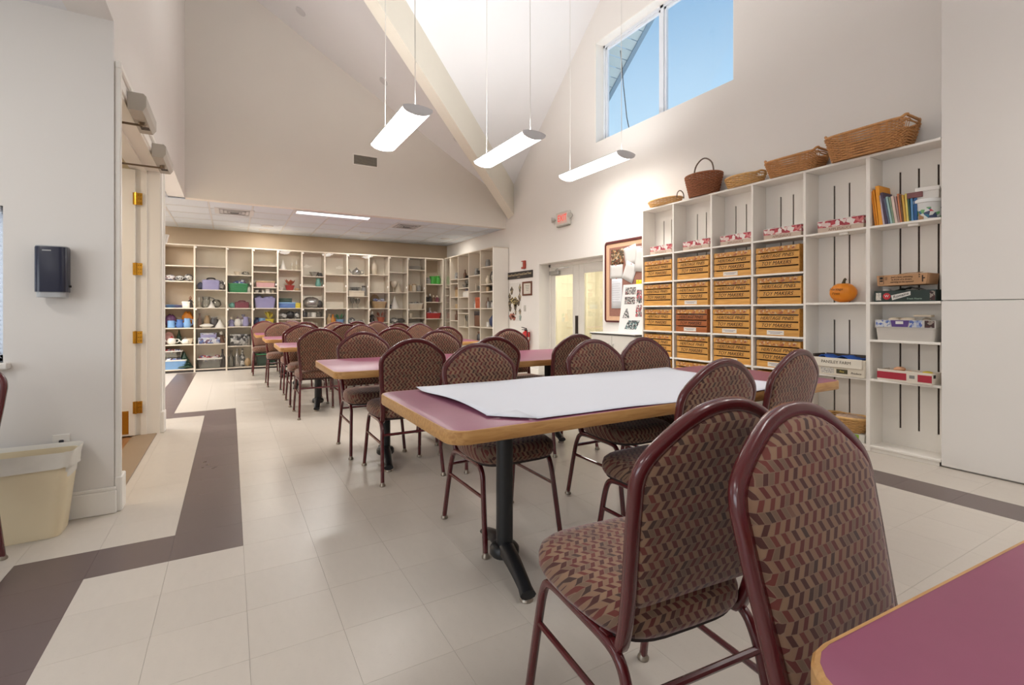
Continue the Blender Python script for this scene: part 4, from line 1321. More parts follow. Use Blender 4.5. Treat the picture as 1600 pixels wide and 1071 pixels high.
# cardboard box on green carton
c = thing('green_produce_carton', 'dark green produce carton with red badge, under cardboard box', 'carton', (SX + .006, bayc(0) - .005, 1.222), -PI / 2)
DG = mat('carton_dark_green', (34, 52, 48), .55)
open_box(c, .40, .20, .088, DG)
MB().box(-.19, .19, .01, .19, .004, .080, .01).build('contents', mat('dark_filling', (40, 40, 40), .8), c, ang=30)
MB().box(-.187, -.150, -.0012, 0, .012, .072).build('barcode_panel', MATS['barcode'], c, ang=0)
bd_ = MB().lathe([(.026, 0), (.026, .0015)], 20); bd_.xf(Matrix.Translation((-.112, 0, .044)) @ Matrix.Rotation(PI / 2, 4, 'X')); bd_.build('badge', mat('badge_red', (196, 44, 54), .5), c, ang=30)
text('W', .028, mat('print_white', (224, 222, 216), .6), c, (-.112, -.0022, .044))
MB().prism([(-.075, -.0012, .012), (.045, -.0012, .050), (.045, -.0012, .080), (-.082, -.0012, .050)], (0, .001, 0)).build('name_panel', MATS['print_white'], c, ang=0)
text('Romaine', .030, INK, c, (-.018, -.0018, .049), (PI / 2, -.28, 0), .2)
text('Fresh Hearts', .018, mat('print_mint', (160, 186, 168), .6), c, (.07, -.0012, .022))
MB().box(.165, .196, -.0012, 0, .01, .078).build('side_print', blotch_mat('carton_dark_print', [(70, 34, 34), (50, 30, 30), (150, 140, 130)], 70), c, ang=0)
lumps(c, 1, .09, .1, .075, .035, mat('cup_white', (224, 220, 214), .5), 'cup', .8, 2)
for ch in c.children:
    if ch.name.startswith('cup'): ch.location.x = -.15
pb = MB()
rd = random.Random(11)
g_ = [[(-.06 + .17 * i / 10, .0 + .14 * j / 5, .088 + .030 * math.sin(PI * i / 10) * rd.uniform(.4, 1)) for j in range(6)] for i in range(11)]
pb.add([p for r__ in g_ for p in r__], [(i * 6 + j, i * 6 + 6 + j, i * 6 + 7 + j, i * 6 + j + 1) for i in range(10) for j in range(5)])
po = pb.build('plastic_wrap', mat('clear_wrap', (176, 184, 182), .15, var=.2, scale=30), c, ang=20)
c = thing('cardboard_box', 'tilted brown cardboard box with black print atop green carton', 'carton', (SX - .012, bayc(0) - .0, 1.222 + .128), -PI / 2 - .04)
MB().prism([(-.165, 0, .0), (.155, 0, .004), (.165, 0, .086), (-.172, 0, .082)], (0, .185, 0)).build('box_body', CARD, c, ang=0)
MB().prism([(-.03, .01, .084), (.11, .01, .088), (.09, .12, .100), (-.02, .12, .098)], (0, 0, .003)).build('flap', mat('cardboard_flap', (172, 134, 96), .8), c, ang=0)
for q, s in enumerate(('Just a box, unfolding', 'in front of a dream,', 'wanting to be opened')): text(s, .0175, INK, c, (.0, -.0008, .064 - .019 * q), shear=.1)
ic = MB()
for (a_, b_, c_, d_) in ((-.155, -.122, .012, .014), (-.155, -.122, .074, .076), (-.155, -.153, .012, .076), (-.124, -.122, .012, .076), (-.150, -.128, .05, .07), (-.150, -.128, .032, .044), (-.115, -.098, .044, .046), (-.113, -.110, .048, .070), (-.103, -.100, .048, .070), (.11, .118, .055, .063), (.11, .118, .07, .078), (.13, .138, .02, .07), (.138, .15, .045, .053)):
    ic.box(a_, b_, -.0009, 0, c_, d_)
ic.build('printed_symbols', INK, c, ang=0)
# clear bin with purple carton
PLA = mat('clear_plastic', (206, 200, 192), .2, var=.04)
c = thing('clear_plastic_bin', 'shallow clear plastic divider bin under purple carton', 'bin', (SX + .012, bayc(0) - .005, .915), -PI / 2)
n_ = 4
MB().loft([rrect(.37, .19, .02, .0, n_, 0, .1), rrect(.39, .205, .02, .098, n_, 0, .1), rrect(.40, .212, .02, .098, n_, 0, .1), rrect(.40, .212, .02, .103, n_, 0, .1), rrect(.385, .20, .02, .103, n_, 0, .1), rrect(.365, .185, .02, .004, n_, 0, .1)]).build('body', PLA, c, ang=40)
dv = MB()
for q in range(5): dv.box(-.13 + .065 * q - .002, -.13 + .065 * q + .002, .012, .19, .005, .09)
dv.build('dividers', PLA, c, ang=0)
lumps(c, 3, .34, .18, .006, .022, mat('bin_knob', (222, 214, 204), .5), 'knob', .6, 9)
c = thing('purple_print_carton', 'blue and purple printed carton holding cream pieces', 'carton', (SX + .014, bayc(0) - .005, .915 + .1035), -PI / 2)
open_box(c, .395, .195, .060, mat('carton_grey', (196, 192, 186), .6))
MB().box(-.19, -.09, -.0012, 0, .004, .057).build('blue_print', blotch_mat('blue_print', [(196, 200, 206), (86, 108, 176), (150, 164, 196), (206, 206, 206)], 60), c, ang=0)
MB().box(.035, .115, -.0012, 0, .004, .057).build('blue_print', MATS['blue_print'], c, ang=0)
MB().prism([(-.09, -.0014, .057), (.035, -.0014, .057), (.025, -.0014, .006), (-.08, -.0014, .006)], (0, .001, 0)).build('purple_panel', mat('purple', (88, 62, 132), .5), c, ang=0)
MB().box(-.055, -.005, -.003, -.0012, .028, .050).build('white_panel', MATS['print_white'], c, ang=0)
MB().box(.13, .19, -.0012, 0, .004, .057).build('dark_panel', MATS['carton_dark_print'], c, ang=0)
lumps(c, 9, .36, .17, .045, .034, mat('cream_piece', (214, 198, 176), .6, var=.15), 'cream_piece', .75, 21)
MB().box(.05, .16, .03, .09, .085, .10, .003).build('cream_strip', MATS['cream_piece'], c, ang=30)
# red banded tray
c = thing('red_band_carton', 'white carton with wide red bands holding small wooden pieces', 'carton', (SX - .01, bayc(0) - .01, .595), -PI / 2 - .10)
open_box(c, .37, .165, .088, mat('carton_offwhite', (224, 214, 200), .65))
RED = mat('band_red', (172, 38, 58), .5)
MB().box(-.185, .02, -.0014, 0, .016, .070).build('red_band', RED, c, ang=0)
MB().box(.095, .185, -.0014, 0, .016, .070).build('red_band', RED, c, ang=0)
MB().box(.04, .075, -.0014, 0, .035, .06).build('grey_print', mat('grey_print', (130, 126, 122), .6), c, ang=0)
MB().box(.1852, .1865, .02, .05, .05, .075).build('hand_hole', INK, c, ang=0)
MB().box(-.18, .18, .01, .155, .004, .066, .004).build('filling', mat('wood_chips', (176, 140, 112), .8, var=.3, scale=40), c, ang=30)
lumps(c, 9, .34, .14, .060, .022, mat('wooden_piece', (206, 170, 138), .6, var=.2), 'wooden_piece', .9, 31)
lumps(c, 4, .12, .10, .078, .028, mat('wooden_piece_orange', (214, 160, 122), .6, var=.2), 'wooden_piece', .9, 33)
for ch in c.children:
    if ch.data and ch.data.materials and ch.data.materials[0].name == 'wooden_piece_orange': ch.location.x = -.06
lumps(c, 1, .1, .12, .072, .03, mat('yellow_piece', (204, 180, 70), .6), 'yellow_piece', .6, 35)
for ch in c.children:
    if ch.name.startswith('yellow_piece'): ch.location.x = .12

# ---- baskets on top of the shelf
def handle(b, pts, r, m, name='handle'):
    MB().tube(bezier_smooth(pts, 2), r, 7).build(name, m, b, ang=60)


b = basket('oval_basket', 'flat pale oval basket with one small hoop handle', (SX + .09, 4.245, 2.43), -PI / 2, .40, .20, .48, .26, .075, WICKERL, 7, 2.0)
handle(b, [(.235, -.06, .06), (.237, -.055, .12), (.235, 0, .155), (.237, .055, .12), (.235, .06, .06)], .006, mat('cane_dark', (112, 96, 84), .6))
b = basket('tall_handle_basket', 'dark brown round basket with tall hoop handle on shelf top', (SX + .07, 3.665, 2.43), -PI / 2, .31, .24, .43, .32, .235, WICKERD, 17, 2.0, stakes=36)
handle(b, [(-.13, 0, .20), (-.13, 0, .30), (-.10, 0, .385), (0, 0, .445), (.10, 0, .385), (.13, 0, .30), (.13, 0, .20)], .0085, MATS['cane_dark'])
MB().tube([((.364 / 2) * math.cos(2 * PI * i / 48), (.276 / 2) * math.sin(2 * PI * i / 48), .125) for i in range(48)], .008, 6, closed=True).build('waist_band', WICKERD, b, ang=60)
b = basket('round_tray_basket', 'low honey-coloured round basket with end grips on shelf top', (SX + .09, 3.17, 2.43), -PI / 2, .33, .22, .41, .28, .105, WICKERL, 9, 2.1, holes=True)
b = basket('rectangular_basket', 'medium brown rectangular wicker basket left of the largest one', (SX + .085, 2.64, 2.43), -PI / 2, .40, .20, .50, .27, .150, WICKER, 15, 6.0, holes=True, stakes=36, seg=96)
b = basket('long_rectangular_basket', 'largest rectangular wicker basket at the right end of shelf top', (SX + .075, 2.02, 2.43), -PI / 2, .50, .24, .60, .32, .205, WICKER, 20, 6.0, holes=True, stakes=40, seg=96)

# ================================================================== THINGS ON THE RIGHT WALL
RW = -PI / 2
ex = thing('exit_sign', 'white exit sign with red letters and two lamp heads', 'exit sign', (XR, 6.54, 2.56), RW)
MB().box(-.185, .185, -.05, 0, 0, .225, .01).build('body', mat('exit_body', (214, 210, 202), .5), ex, ang=30)
MB().box(-.13, .13, -.053, -.049, .03, .20, .002).build('face', mat('exit_face', (232, 200, 190), .5), ex, ang=30)
text('EXIT', .150, mat('exit_red', (226, 66, 56), .5, emit=.9, emit_rgb=(230, 60, 50)), ex, (0, -.0545, .115), sx=.82)
for s in (-1, 1):
    hd = MB().lathe([(.02, 0), (.042, .03), (.046, .055), (.044, .06), (0, .056)], 16)
    hd.xf(Matrix.Translation((s * .225, -.035, .12)) @ Matrix.Rotation(s * .5, 4, 'Z') @ Matrix.Rotation(PI / 2, 4, 'X'))
    h_ = hd.build('lamp_head', mat('head_grey', (172, 168, 160), .4), ex, ang=40)
    MB().tube([(s * .18, -.025, .10), (s * .225, -.03, .12)], .010, 8).build('arm', MATS['head_grey'], h_)
MB().box(-.17, .17, -.045, -.005, -.016, 0, .003).build('shadow_strip', mat('exit_shadow', (150, 146, 136), .6), ex, ang=30)  # grey strip coloured as the shadow under the sign

st = thing('fire_alarm', 'small red and white fire alarm strobe above dark sign', 'fire alarm', (XR, 7.81, 1.94), RW)
MB().box(-.06, .06, -.04, 0, 0, .15, .005).build('body', mat('alarm_red', (166, 60, 44), .5), st, ang=30)
MB().box(-.035, .015, -.058, -.04, .03, .13, .006).build('strobe_lens', mat('strobe', (230, 222, 214), .3), st, ang=30)
sg = thing('wall_sign', 'long dark sign with three phrases in cream script', 'sign', (XR, 7.98, 1.765), RW)
MB().box(-.47, .47, -.02, 0, 0, .135, .003).build('board', mat('sign_dark', (46, 38, 34), .6), sg, ang=30)
CRM = mat('sign_cream', (206, 188, 150), .6)
text('Good Food', .064, CRM, sg, (-.30, -.0205, .075), shear=.15, sx=.9)
text('Good Friends', .064, CRM, sg, (.0, -.0205, .078), shear=.15, sx=.86)
text('Good Times', .064, CRM, sg, (.30, -.0205, .081), shear=.15, sx=.86)
MB().box(-.06, .04, -.0208, -.02, .026, .032).build('flourish', CRM, sg, ang=0)
ps_ = thing('poster', 'white poster of clustered brown leaf-shaped pictures under dark sign', 'poster', (XR, 8.16, .955), RW)
MB().box(-.245, .245, -.004, 0, 0, .74).build('sheet', mat('poster_white', (222, 218, 212), .7), ps_, ang=0)
PB = blotch_mat('poster_brown', [(70, 60, 54), (120, 104, 84), (48, 42, 40), (168, 152, 120)], 40)
PG = blotch_mat('poster_gold', [(150, 132, 84), (96, 80, 56), (196, 178, 120), (64, 56, 48)], 40)
PR = blotch_mat('poster_red', [(176, 96, 76), (120, 60, 50), (196, 140, 120), (60, 50, 50)], 40)
PGR = blotch_mat('poster_green', [(130, 150, 140), (90, 110, 104), (170, 180, 172)], 40)
for (x, z, a_, b_, m) in ((-.12, .59, .055, .075, PB), (.19, .62, .04, .085, PB), (-.20, .47, .05, .07, PB), (.18, .45, .05, .075, PB), (-.20, .34, .06, .075, PB), (-.10, .40, .07, .06, PG), (.02, .37, .10, .085, PG), (.14, .34, .05, .05, PB), (-.18, .24, .05, .06, PB), (.02, .27, .06, .06, PB), (.03, .17, .03, .06, PB), (.19, .18, .04, .05, PB), (-.15, .08, .075, .06, PR), (-.06, .11, .05, .05, PR), (-.03, .055, .06, .045, PR), (.20, .07, .04, .06, PGR)):
    q = [(x + a_ * (1 + .18 * math.sin(5 * t_)) * math.cos(t_), -.0052, z + b_ * (1 + .15 * math.cos(4 * t_)) * math.sin(t_)) for t_ in [2 * PI * k / 18 for k in range(18)]]
    MB().prism(q, (0, .0014, 0)).build('picture', m, ps_, ang=0)
cf = thing('framed_certificate', 'small brown-framed certificate beside the poster', 'picture frame', (XR, 7.70, 1.435), RW)
fm = MB()
for (a_, b_, c_, d_) in ((-.165, .165, 0, .03), (-.165, .165, .23, .26), (-.165, -.135, .03, .23), (.135, .165, .03, .23)): fm.box(a_, b_, -.022, 0, c_, d_, .004)
fm.build('frame', mat('frame_brown', (104, 56, 34), .4), cf, ang=30)
MB().box(-.137, .137, -.006, 0, .028, .232).build('paper', mat('cert_paper', (216, 210, 198), .6), cf, ang=0)
for q in range(4): MB().box(-.07 + .01 * q, .07 - .01 * q, -.0068, -.006, .18 - .03 * q, .188 - .03 * q).build('print_line', mat('cert_ink', (130, 124, 116), .7), cf, ang=0)
sw = thing('light_switch', 'white light switch below the framed certificate', 'light switch', (XR, 7.79, 1.14), RW)
MB().box(-.035, .035, -.006, 0, 0, .115, .002).build('plate', mat('switch_plate', (196, 192, 184), .5), sw, ang=30)
MB().box(-.006, .006, -.018, -.006, .048, .068, .002).build('toggle', TRIM, sw, ang=30)
fe = thing('fire_extinguisher', 'red fire extinguisher hung on the wall by the double doors', 'fire extinguisher', (XR - .085, 7.63, .44), RW)
MB().lathe([(.055, 0), (.068, .008), (.07, .02), (.07, .27), (.060, .305), (.035, .33), (.024, .335), (.024, .345)], 20).build('cylinder', mat('extinguisher_red', (196, 34, 34), .3), fe, ang=40)
MB().lathe([(.0708, .09), (.0708, .23)], 20).build('label_band', blotch_mat('extinguisher_label', [(224, 220, 212), (206, 200, 196), (196, 40, 40), (226, 224, 220)], 30), fe, ang=40)
MB().box(-.02, .02, -.02, .02, .345, .375, .004).prism([(-.012, .02, .375), (-.012, -.09, .405), (-.012, -.085, .415), (-.012, .02, .39)], (.024, 0, 0)).prism([(-.010, .0, .36), (-.010, -.08, .362), (-.010, -.08, .372), (-.010, 0, .372)], (.02, 0, 0)).build('valve', mat('valve_black', (40, 38, 38), .5), fe, ang=30)
MB().tube(bezier_smooth([(.02, 0, .36), (.06, -.01, .37), (.09, -.02, .32), (.088, -.02, .22), (.082, -.02, .12)], 2), .009, 7).build('hose', mat('hose_black', (36, 34, 34), .6), fe, ang=60)
MB().box(-.02, .02, .06, .085, .16, .32, .003).build('wall_bracket', mat('bracket_red', (150, 36, 34), .5), fe, ang=30)

# bulletin board
bdx = thing('bulletin_board', 'tall cork bulletin board with maroon rounded frame', 'bulletin board', (XR, 5.05, .985), RW)
def rr2(w_, h_, r_, y): return [(x, y, z + h_ / 2) for x, z, _ in rrect(w_, h_, r_, 0, 5)]
MB().loft([rr2(.93, 1.165, .05, 0), rr2(.93, 1.165, .05, -.028), rr2(.92, 1.155, .048, -.032), rr2(.90, 1.135, .04, -.030), rr2(.89, 1.125, .035, -.012)], True, True).xf(Matrix.Translation((0, 0, 0))).build('frame', mat('board_frame', (92, 34, 34), .4), bdx, ang=40)
MB().box(-.44, .44, -.0165, -.0125, .025, 1.14).build('cork_border', mat('cork_pale', (214, 172, 140), .8, var=.12, scale=60), bdx, ang=0)
MB().box(-.37, .37, -.0190, -.0165, .09, 1.07).build('cork_panel', mat('cork_red', (150, 104, 90), .85, var=.2, scale=80), bdx, ang=0)


def pinned(name, label, cat, yl, zl_, w_, h_, m, rot=0.0, off=.0215, lines=None, pic=None):
    """sheet pinned to the board; yl,zl_ = centre as distance right of the board's centre and height above its foot"""
    p = thing(name, label, cat, (XR - off, 5.05 - yl, .985 + zl_), RW)
    M = Matrix.Rotation(-PI / 2, 4, 'Z') @ Matrix.Rotation(rot, 4, 'Y')
    p.rotation_euler = M.to_euler()
    sh = MB()
    g_ = [[(-w_ / 2 + w_ * i / 6, -.0005 * math.sin(PI * i / 6) - .002 * (1 - j / 4) ** 2, -h_ / 2 + h_ * j / 4) for j in range(5)] for i in range(7)]
    sh.add([q for r__ in g_ for q in r__], [(i * 5 + j, i * 5 + 5 + j, i * 5 + 6 + j, i * 5 + j + 1) for i in range(6) for j in range(4)])
    o = sh.build('sheet', m, p, ang=60); o.modifiers.new('t', 'SOLIDIFY').thickness = .0006
    if lines:
        ln = MB()
        for q in range(lines): ln.box(-w_ * .38, w_ * (.36 - .12 * (q % 3 == 2)), -.0108, -.0098, h_ * .36 - q * h_ * .72 / lines, h_ * .36 - q * h_ * .72 / lines + .004)
        ln.build('print_lines', mat('print_grey', (168, 168, 176), .7), p, ang=0)
    MB().lathe([(.004, 0), (.006, .003), (.003, .010), (.006, .013), (0, .015)], 8).xf(Matrix.Translation((0, -.004, h_ / 2 - .015)) @ Matrix.Rotation(PI / 2, 4, 'X')).build('push_pin', mat('pin_' + cat.replace(' ', '_'), (196, 60, 60), .3), p)
    return p


NP = mat('notice_paper', (212, 210, 207), .7)
pinned('photo_print', 'dark autumn landscape print at the top left of the cork board', 'photo', -.20, .93, .26, .22, blotch_mat('autumn_print', [(90, 70, 50), (150, 110, 70), (70, 66, 50), (190, 170, 140), (120, 60, 40)], 45))
pinned('blank_notice', 'plain white sheet pinned below the landscape print', 'notice', -.22, .725, .26, .20, NP, .02, .022)
pinned('printed_notice', 'long printed white notice on the left of cork board', 'notice', -.21, .42, .22, .44, mat('notice_paper2', (220, 222, 226), .7), 0, .0215, 10)
pinned('white_cutout', 'tilted white paper cutout at top centre of cork board', 'notice', .07, .93, .24, .26, NP, -.2, .0225)
pinned('curled_paper', 'second tilted white paper below the top cutout', 'notice', .05, .70, .22, .26, NP, .42, .0255)
pinned('folded_paper', 'white paper at the right side of the cork board', 'notice', .27, .86, .22, .34, NP, .1, .030)
pinned('yellow_note', 'small bright yellow note on right part of cork board', 'notice', .24, .52, .10, .12, mat('note_yellow', (230, 216, 40), .7), .05, .040)
pinned('green_ribbon', 'green ribbon strip hanging beside the printed notice', 'ribbon', -.03, .31, .09, .22, mat('ribbon_green', (48, 140, 86), .5), .25, .030)

# white cabinet with black-edged top, beside the shelf unit
cb = thing('low_cabinet', 'low white cabinet with thin black-edged top under bulletin board', 'cabinet', (4.45, 5.02, 0))
MB().box(.01, .32, -.43, .43, .06, .825, .004).build('body', mat('cabinet_white', (220, 216, 208), .5), cb, ang=30)
MB().box(.03, .30, -.41, .41, 0, .06).build('plinth', mat('plinth_dark', (60, 56, 52), .7), cb, ang=0)
MB().box(-.012, .325, -.45, .45, .838, .850, .002).build('worktop', mat('worktop_white', (228, 226, 222), .4), cb, ang=30)
MB().box(-.012, .325, -.45, .45, .825, .838, .002).build('worktop_edge', mat('edge_black', (40, 38, 38), .5), cb, ang=30)
for s in (-1, 1):
    dr = MB().box(.0, .01, min(s * .004, s * .425), max(s * .004, s * .425), .08, .815, .003).build('cabinet_door', MATS['cabinet_white'], cb, ang=30)
    MB().tube([(-.004, s * .05, .60), (-.022, s * .05, .61), (-.022, s * .05, .70), (-.004, s * .05, .71)], .005, 6).build('handle', CHROME, dr)
# white display board with photos leaning on the cabinet top
db = thing('display_board', 'white poster board with festive photos leaning on low cabinet', 'display board', (XR - .115, 4.83, .851), RW)
db.rotation_euler = (0, 0, RW)
MB().prism([(-.30, 0, 0), (.26, 0, 0), (.26, .07, .66), (-.27, .07, .66)], (0, .006, 0)).build('panel', mat('board_white', (228, 226, 224), .6), db, ang=0)
FEST = blotch_mat('festive_photo', [(120, 120, 120), (176, 60, 70), (60, 70, 66), (206, 200, 196), (150, 110, 110)], 60)
SNOW = blotch_mat('group_photo', [(110, 110, 112), (150, 146, 140), (70, 66, 66), (196, 190, 186), (130, 90, 90)], 60)
def onb(x0, x1, z0, z1, m):
    k = .07 / .66
    MB().prism([(x0, k * z0 - .0015, z0), (x1, k * z0 - .0015, z0), (x1, k * z1 - .0015, z1), (x0, k * z1 - .0015, z1)], (0, .001, 0)).build('photo', m, db, ang=0)
onb(-.22, -.02, .52, .62, SNOW); onb(-.22, -.02, .39, .49, SNOW); onb(.0, .16, .40, .58, FEST); onb(.01, .15, .22, .38, FEST)
k = .07 / .66
MB().prism([(-.24, k * .2 - .0015, .20), (-.10, k * .2 - .0015, .20), (-.15, k * .33 - .0015, .33), (-.18, k * .33 - .0015, .33)], (0, .001, 0)).build('photo', blotch_mat('tree_photo', [(90, 90, 92), (60, 66, 64), (180, 176, 176), (206, 202, 200)], 70), db, ang=0)
MB().prism([(-.18, k * .05 - .0015, .05), (.04, k * .05 - .0015, .05), (.10, k * .17 - .0015, .17), (-.12, k * .17 - .0015, .17)], (0, .001, 0)).build('photo', blotch_mat('sled_photo', [(90, 130, 130), (70, 80, 84), (190, 190, 186), (60, 60, 60)], 70), db, ang=0)

# ================================================================== THINGS ON THE LEFT
dp = thing('towel_dispenser', 'dark navy paper towel dispenser with grey base on left wall', 'dispenser', (-.822, 3.54, 1.222))
n_ = 6
MB().loft([[(x, y - .055, z) for x, y, z in rrect(.132, .105, .03, z, n_)] for z in (.028, .262)] + [[(x * .97, (y) * .97 - .055, z) for x, y, z in rrect(.132, .105, .03, .267, n_)]]).build('cover', mat('navy_plastic', (30, 34, 56), .28), dp, ang=40)
MB().loft([[(x, y - .055, z) for x, y, z in rrect(.118, .095, .026, z, n_)] for z in (0, .030)]).build('outlet_base', mat('grey_plastic', (176, 178, 180), .4), dp, ang=40)
MB().loft([[(x, y - .055, z) for x, y, z in rrect(.126, .100, .028, z, n_)] for z in (.265, .272)]).build('top_cover', MATS['grey_plastic'], dp, ang=40)
MB().box(-.03, .005, -.1085, -.107, .243, .249).build('badge', MATS['grey_plastic'], dp, ang=0)
MB().lathe([(.006, 0), (.006, .008)], 8).xf(Matrix.Translation((.066, -.05, .06)) @ Matrix.Rotation(PI / 2, 4, 'Y')).build('lock', MATS['hose_black'], dp)
ot = thing('wall_outlet', 'white wall outlet with dark plug above the wastebasket', 'outlet', (-.80, 3.54, .40))
MB().box(-.036, .036, -.006, 0, 0, .075, .002).build('plate', TRIM, ot, ang=30)
MB().box(-.008, .012, -.016, -.006, .028, .046, .003).build('plug', mat('plug_dark', (50, 52, 60), .5), ot, ang=30)
# wastebasket
wb = thing('wastebasket', 'tall beige plastic wastebasket with white liner against left wall', 'wastebasket', (-.99, 3.385, 0))
def wbl(w_, d_, z, r_=.045): return rrect(w_, d_, r_, z, 6)
MB().loft([wbl(.47, .17, .0, .04), wbl(.48, .178, .008), wbl(.565, .225, .415), wbl(.555, .215, .415), wbl(.475, .17, .02, .04)], True, True).build('body', mat('beige_plastic', (236, 221, 188), .4), wb, ang=40)
LN = mat('liner_white', (232, 228, 218), .5, var=.04, scale=30)
rd = random.Random(5)
lp = []
for (w_, d_, z, j) in ((.548, .208, .30, 0), (.566, .226, .395, 0), (.585, .245, .432, .002), (.592, .252, .436, .002), (.592, .250, .425, .003), (.580, .242, .392, .004), (.576, .238, .365, .007), (.574, .236, .350, .010)):
    L_ = []
    for i, (x, y, zz) in enumerate(wbl(w_, d_, z, .05)):
        L_.append((x + rd.uniform(-j, j) * .4, y + rd.uniform(-j, j) * .4, zz + rd.uniform(-j, j)))
    lp.append(L_)
MB().loft(lp, False, False).build('bin_liner', LN, wb, ang=50)
# door operators on the header
for (y0, y1, lab) in ((3.84, 4.33, 'nearer of the two grey door operator boxes above left doorway'), (4.93, 5.50, 'farther of the two grey door operator boxes above left doorway')):
    op = thing('door_operator', lab, 'door operator', (XL + .018, (y0 + y1) / 2, 2.415), PI / 2, 'door operators above left doorway')
    hl = (y1 - y0) / 2
    MB().prism([(-hl, 0, 0), (-hl, -.075, 0), (-hl, -.095, .03), (-hl, -.095, .095), (-hl, -.08, .11), (-hl, 0, .11)], (2 * hl, 0, 0)).build('housing', mat('operator_grey', (188, 182, 172), .5), op, ang=30)
    for q in range(4): MB().box(hl * .35 + .018 * q, hl * .35 + .010 + .018 * q, -.07, -.02, -.0015, 0).build('vent_slot', mat('slot_dark', (70, 64, 58), .7), op, ang=0)
    MB().lathe([(.018, -.022), (.022, -.01), (.022, 0)], 12, (0, -.045, 0)).build('spindle', mat('spindle_bronze', (120, 104, 86), .4, .5), op)
    MB().tube([(0, -.045, -.018), (-.02, .10, -.022), (-.03, .30, -.022)], .008, 6).build('arm', MATS['spindle_bronze'], op)
fx = thing('wall_bracket_light', 'small white tapered fitting at the end of the left wall', 'wall fitting', (XL + .0, 5.79, 1.80), PI / 2)
MB().loft([[(x, y - .02, z) for x, y, z in rrect(.05, .035, .012, 0)], [(x, y - .03, z) for x, y, z in rrect(.08, .055, .02, .09)]]).build('shade', TRIM, fx, ang=40)
MB().box(-.02, .02, -.012, 0, .02, .11, .003).build('wall_plate', TRIM, fx, ang=30)

# ================================================================== ALCOVE SHELVING
BY = 10.90                                # face of the back-wall run
BX = [-1.10, -.583, -.065, .378, .829, 1.283, 1.729, 2.186, 2.649, 3.094, 3.530, 3.957, 4.40]
BZT, BDEP = 2.37, .36
BSH = [[.062, .522, .832, 1.207, 1.707, 1.995], [.05, .523, .824, 1.21, 1.555, 2.0], [.05, .467, .843, 1.205, 1.512, 1.853],
       [.05, .50, .84, 1.206, 1.513, 1.623, 1.93, 2.06], [.05, .52, .983, 1.208, 1.569, 1.994], [.05, .55, .80, 1.016, 1.209, 1.662, 1.875],
       [.05, .50, .85, 1.205, 1.56, 1.929], [.05, .50, .84, 1.206, 1.474, 1.933], [.05, .50, .893, 1.207, 1.564, 1.963],
       [.05, .50, .86, 1.197, 1.572, 2.03], [.05, .60, .987, 1.189, 1.603, 2.107], [.05, .55, .968, 1.362, 1.785]]
bs = thing('display_shelving', 'cream glass-fronted display shelving along the back wall', 'shelving', (1.65, BY, 0))
O = lambda x0, x1, y0, y1, z0, z1, b=.002: MB().box(x0 - 1.65, x1 - 1.65, y0, y1, z0, z1, b)
KN = mat('clip_white', (236, 234, 228), .4)
for i, x in enumerate(BX):
    O(x - .014, x + .014, 0, BDEP, 0, BZT).build('upright', SHELFB, bs, ang=30)
O(BX[0] - .014, BX[-1] + .014, -.004, BDEP, BZT, BZT + .022).build('top_board', SHELFB, bs, ang=30)
O(BX[0], BX[-1], .012, .03, 0, .034, 0).build('plinth', mat('plinth_black', (48, 42, 40), .6), bs, ang=0)
NOGLASS = (0, 11)
for i in range(12):
    x0, x1 = BX[i] + .014, BX[i + 1] - .014
    O(x0, x1, BDEP - .012, BDEP, .034, BZT, 0).build('back_panel', SHELFBK if i not in NOGLASS else mat('shelf_back_tan', (186, 168, 146), .7), bs, ang=0)
    for z in BSH[i]:
        O(x0, x1, .012, BDEP - .012, z - .018, z, .002).build('shelf', SHELFB, bs, ang=30)
    if i not in NOGLASS:
        for (z0, z1) in ((.06, 1.195), (1.205, BZT - .004)):
            gd = O(x0 + .003, x1 - .003, -.004, .001, z0, z1, 0).build('glass_door', GLASS, bs, ang=0)
            O(x0 - .006, x0 + .022, -.014, -.0045, z1 - .035, z1 - .008, .003).build('clip', KN, gd, ang=30)
        O(x1 - .028, x1 - .008, -.030, -.0045, 1.66, 1.70, .005).build('door_knob', KN, gd, ang=30)

RX = 4.435
RY = [8.43, 8.99, 9.55, 10.115, 10.578, 10.895]
RSH = [[.05, .45, .817, 1.205, 1.54, 1.69, 2.04], [.05, .42, .82, 1.205, 1.56, 1.90], [.05, .45, .80, 1.10, 1.205, 1.46, 1.66, 1.86], [.05, .45, .93, 1.205, 1.47, 1.78, 1.88], [.05, .5, .9, 1.205, 1.52, 1.70]]
rs = thing('side_shelving', 'cream display shelving on the right wall of the alcove', 'shelving', (RX, 9.66, 0))
O2 = lambda x0, x1, y0, y1, z0, z1, b=.002: MB().box(x0 - RX, x1 - RX, y0 - 9.66, y1 - 9.66, z0, z1, b)
RD = XR - .004 - RX
for i, y in enumerate(RY):
    O2(RX, RX + RD, y - .012 if i else y - .02, y + .012, 0, 2.385).build('upright', SHELFW if i == 0 else SHELFB, rs, ang=30)
O2(RX - .003, RX + RD, RY[0] - .02, RY[-1], 2.385, 2.405).build('top_board', SHELFB, rs, ang=30)
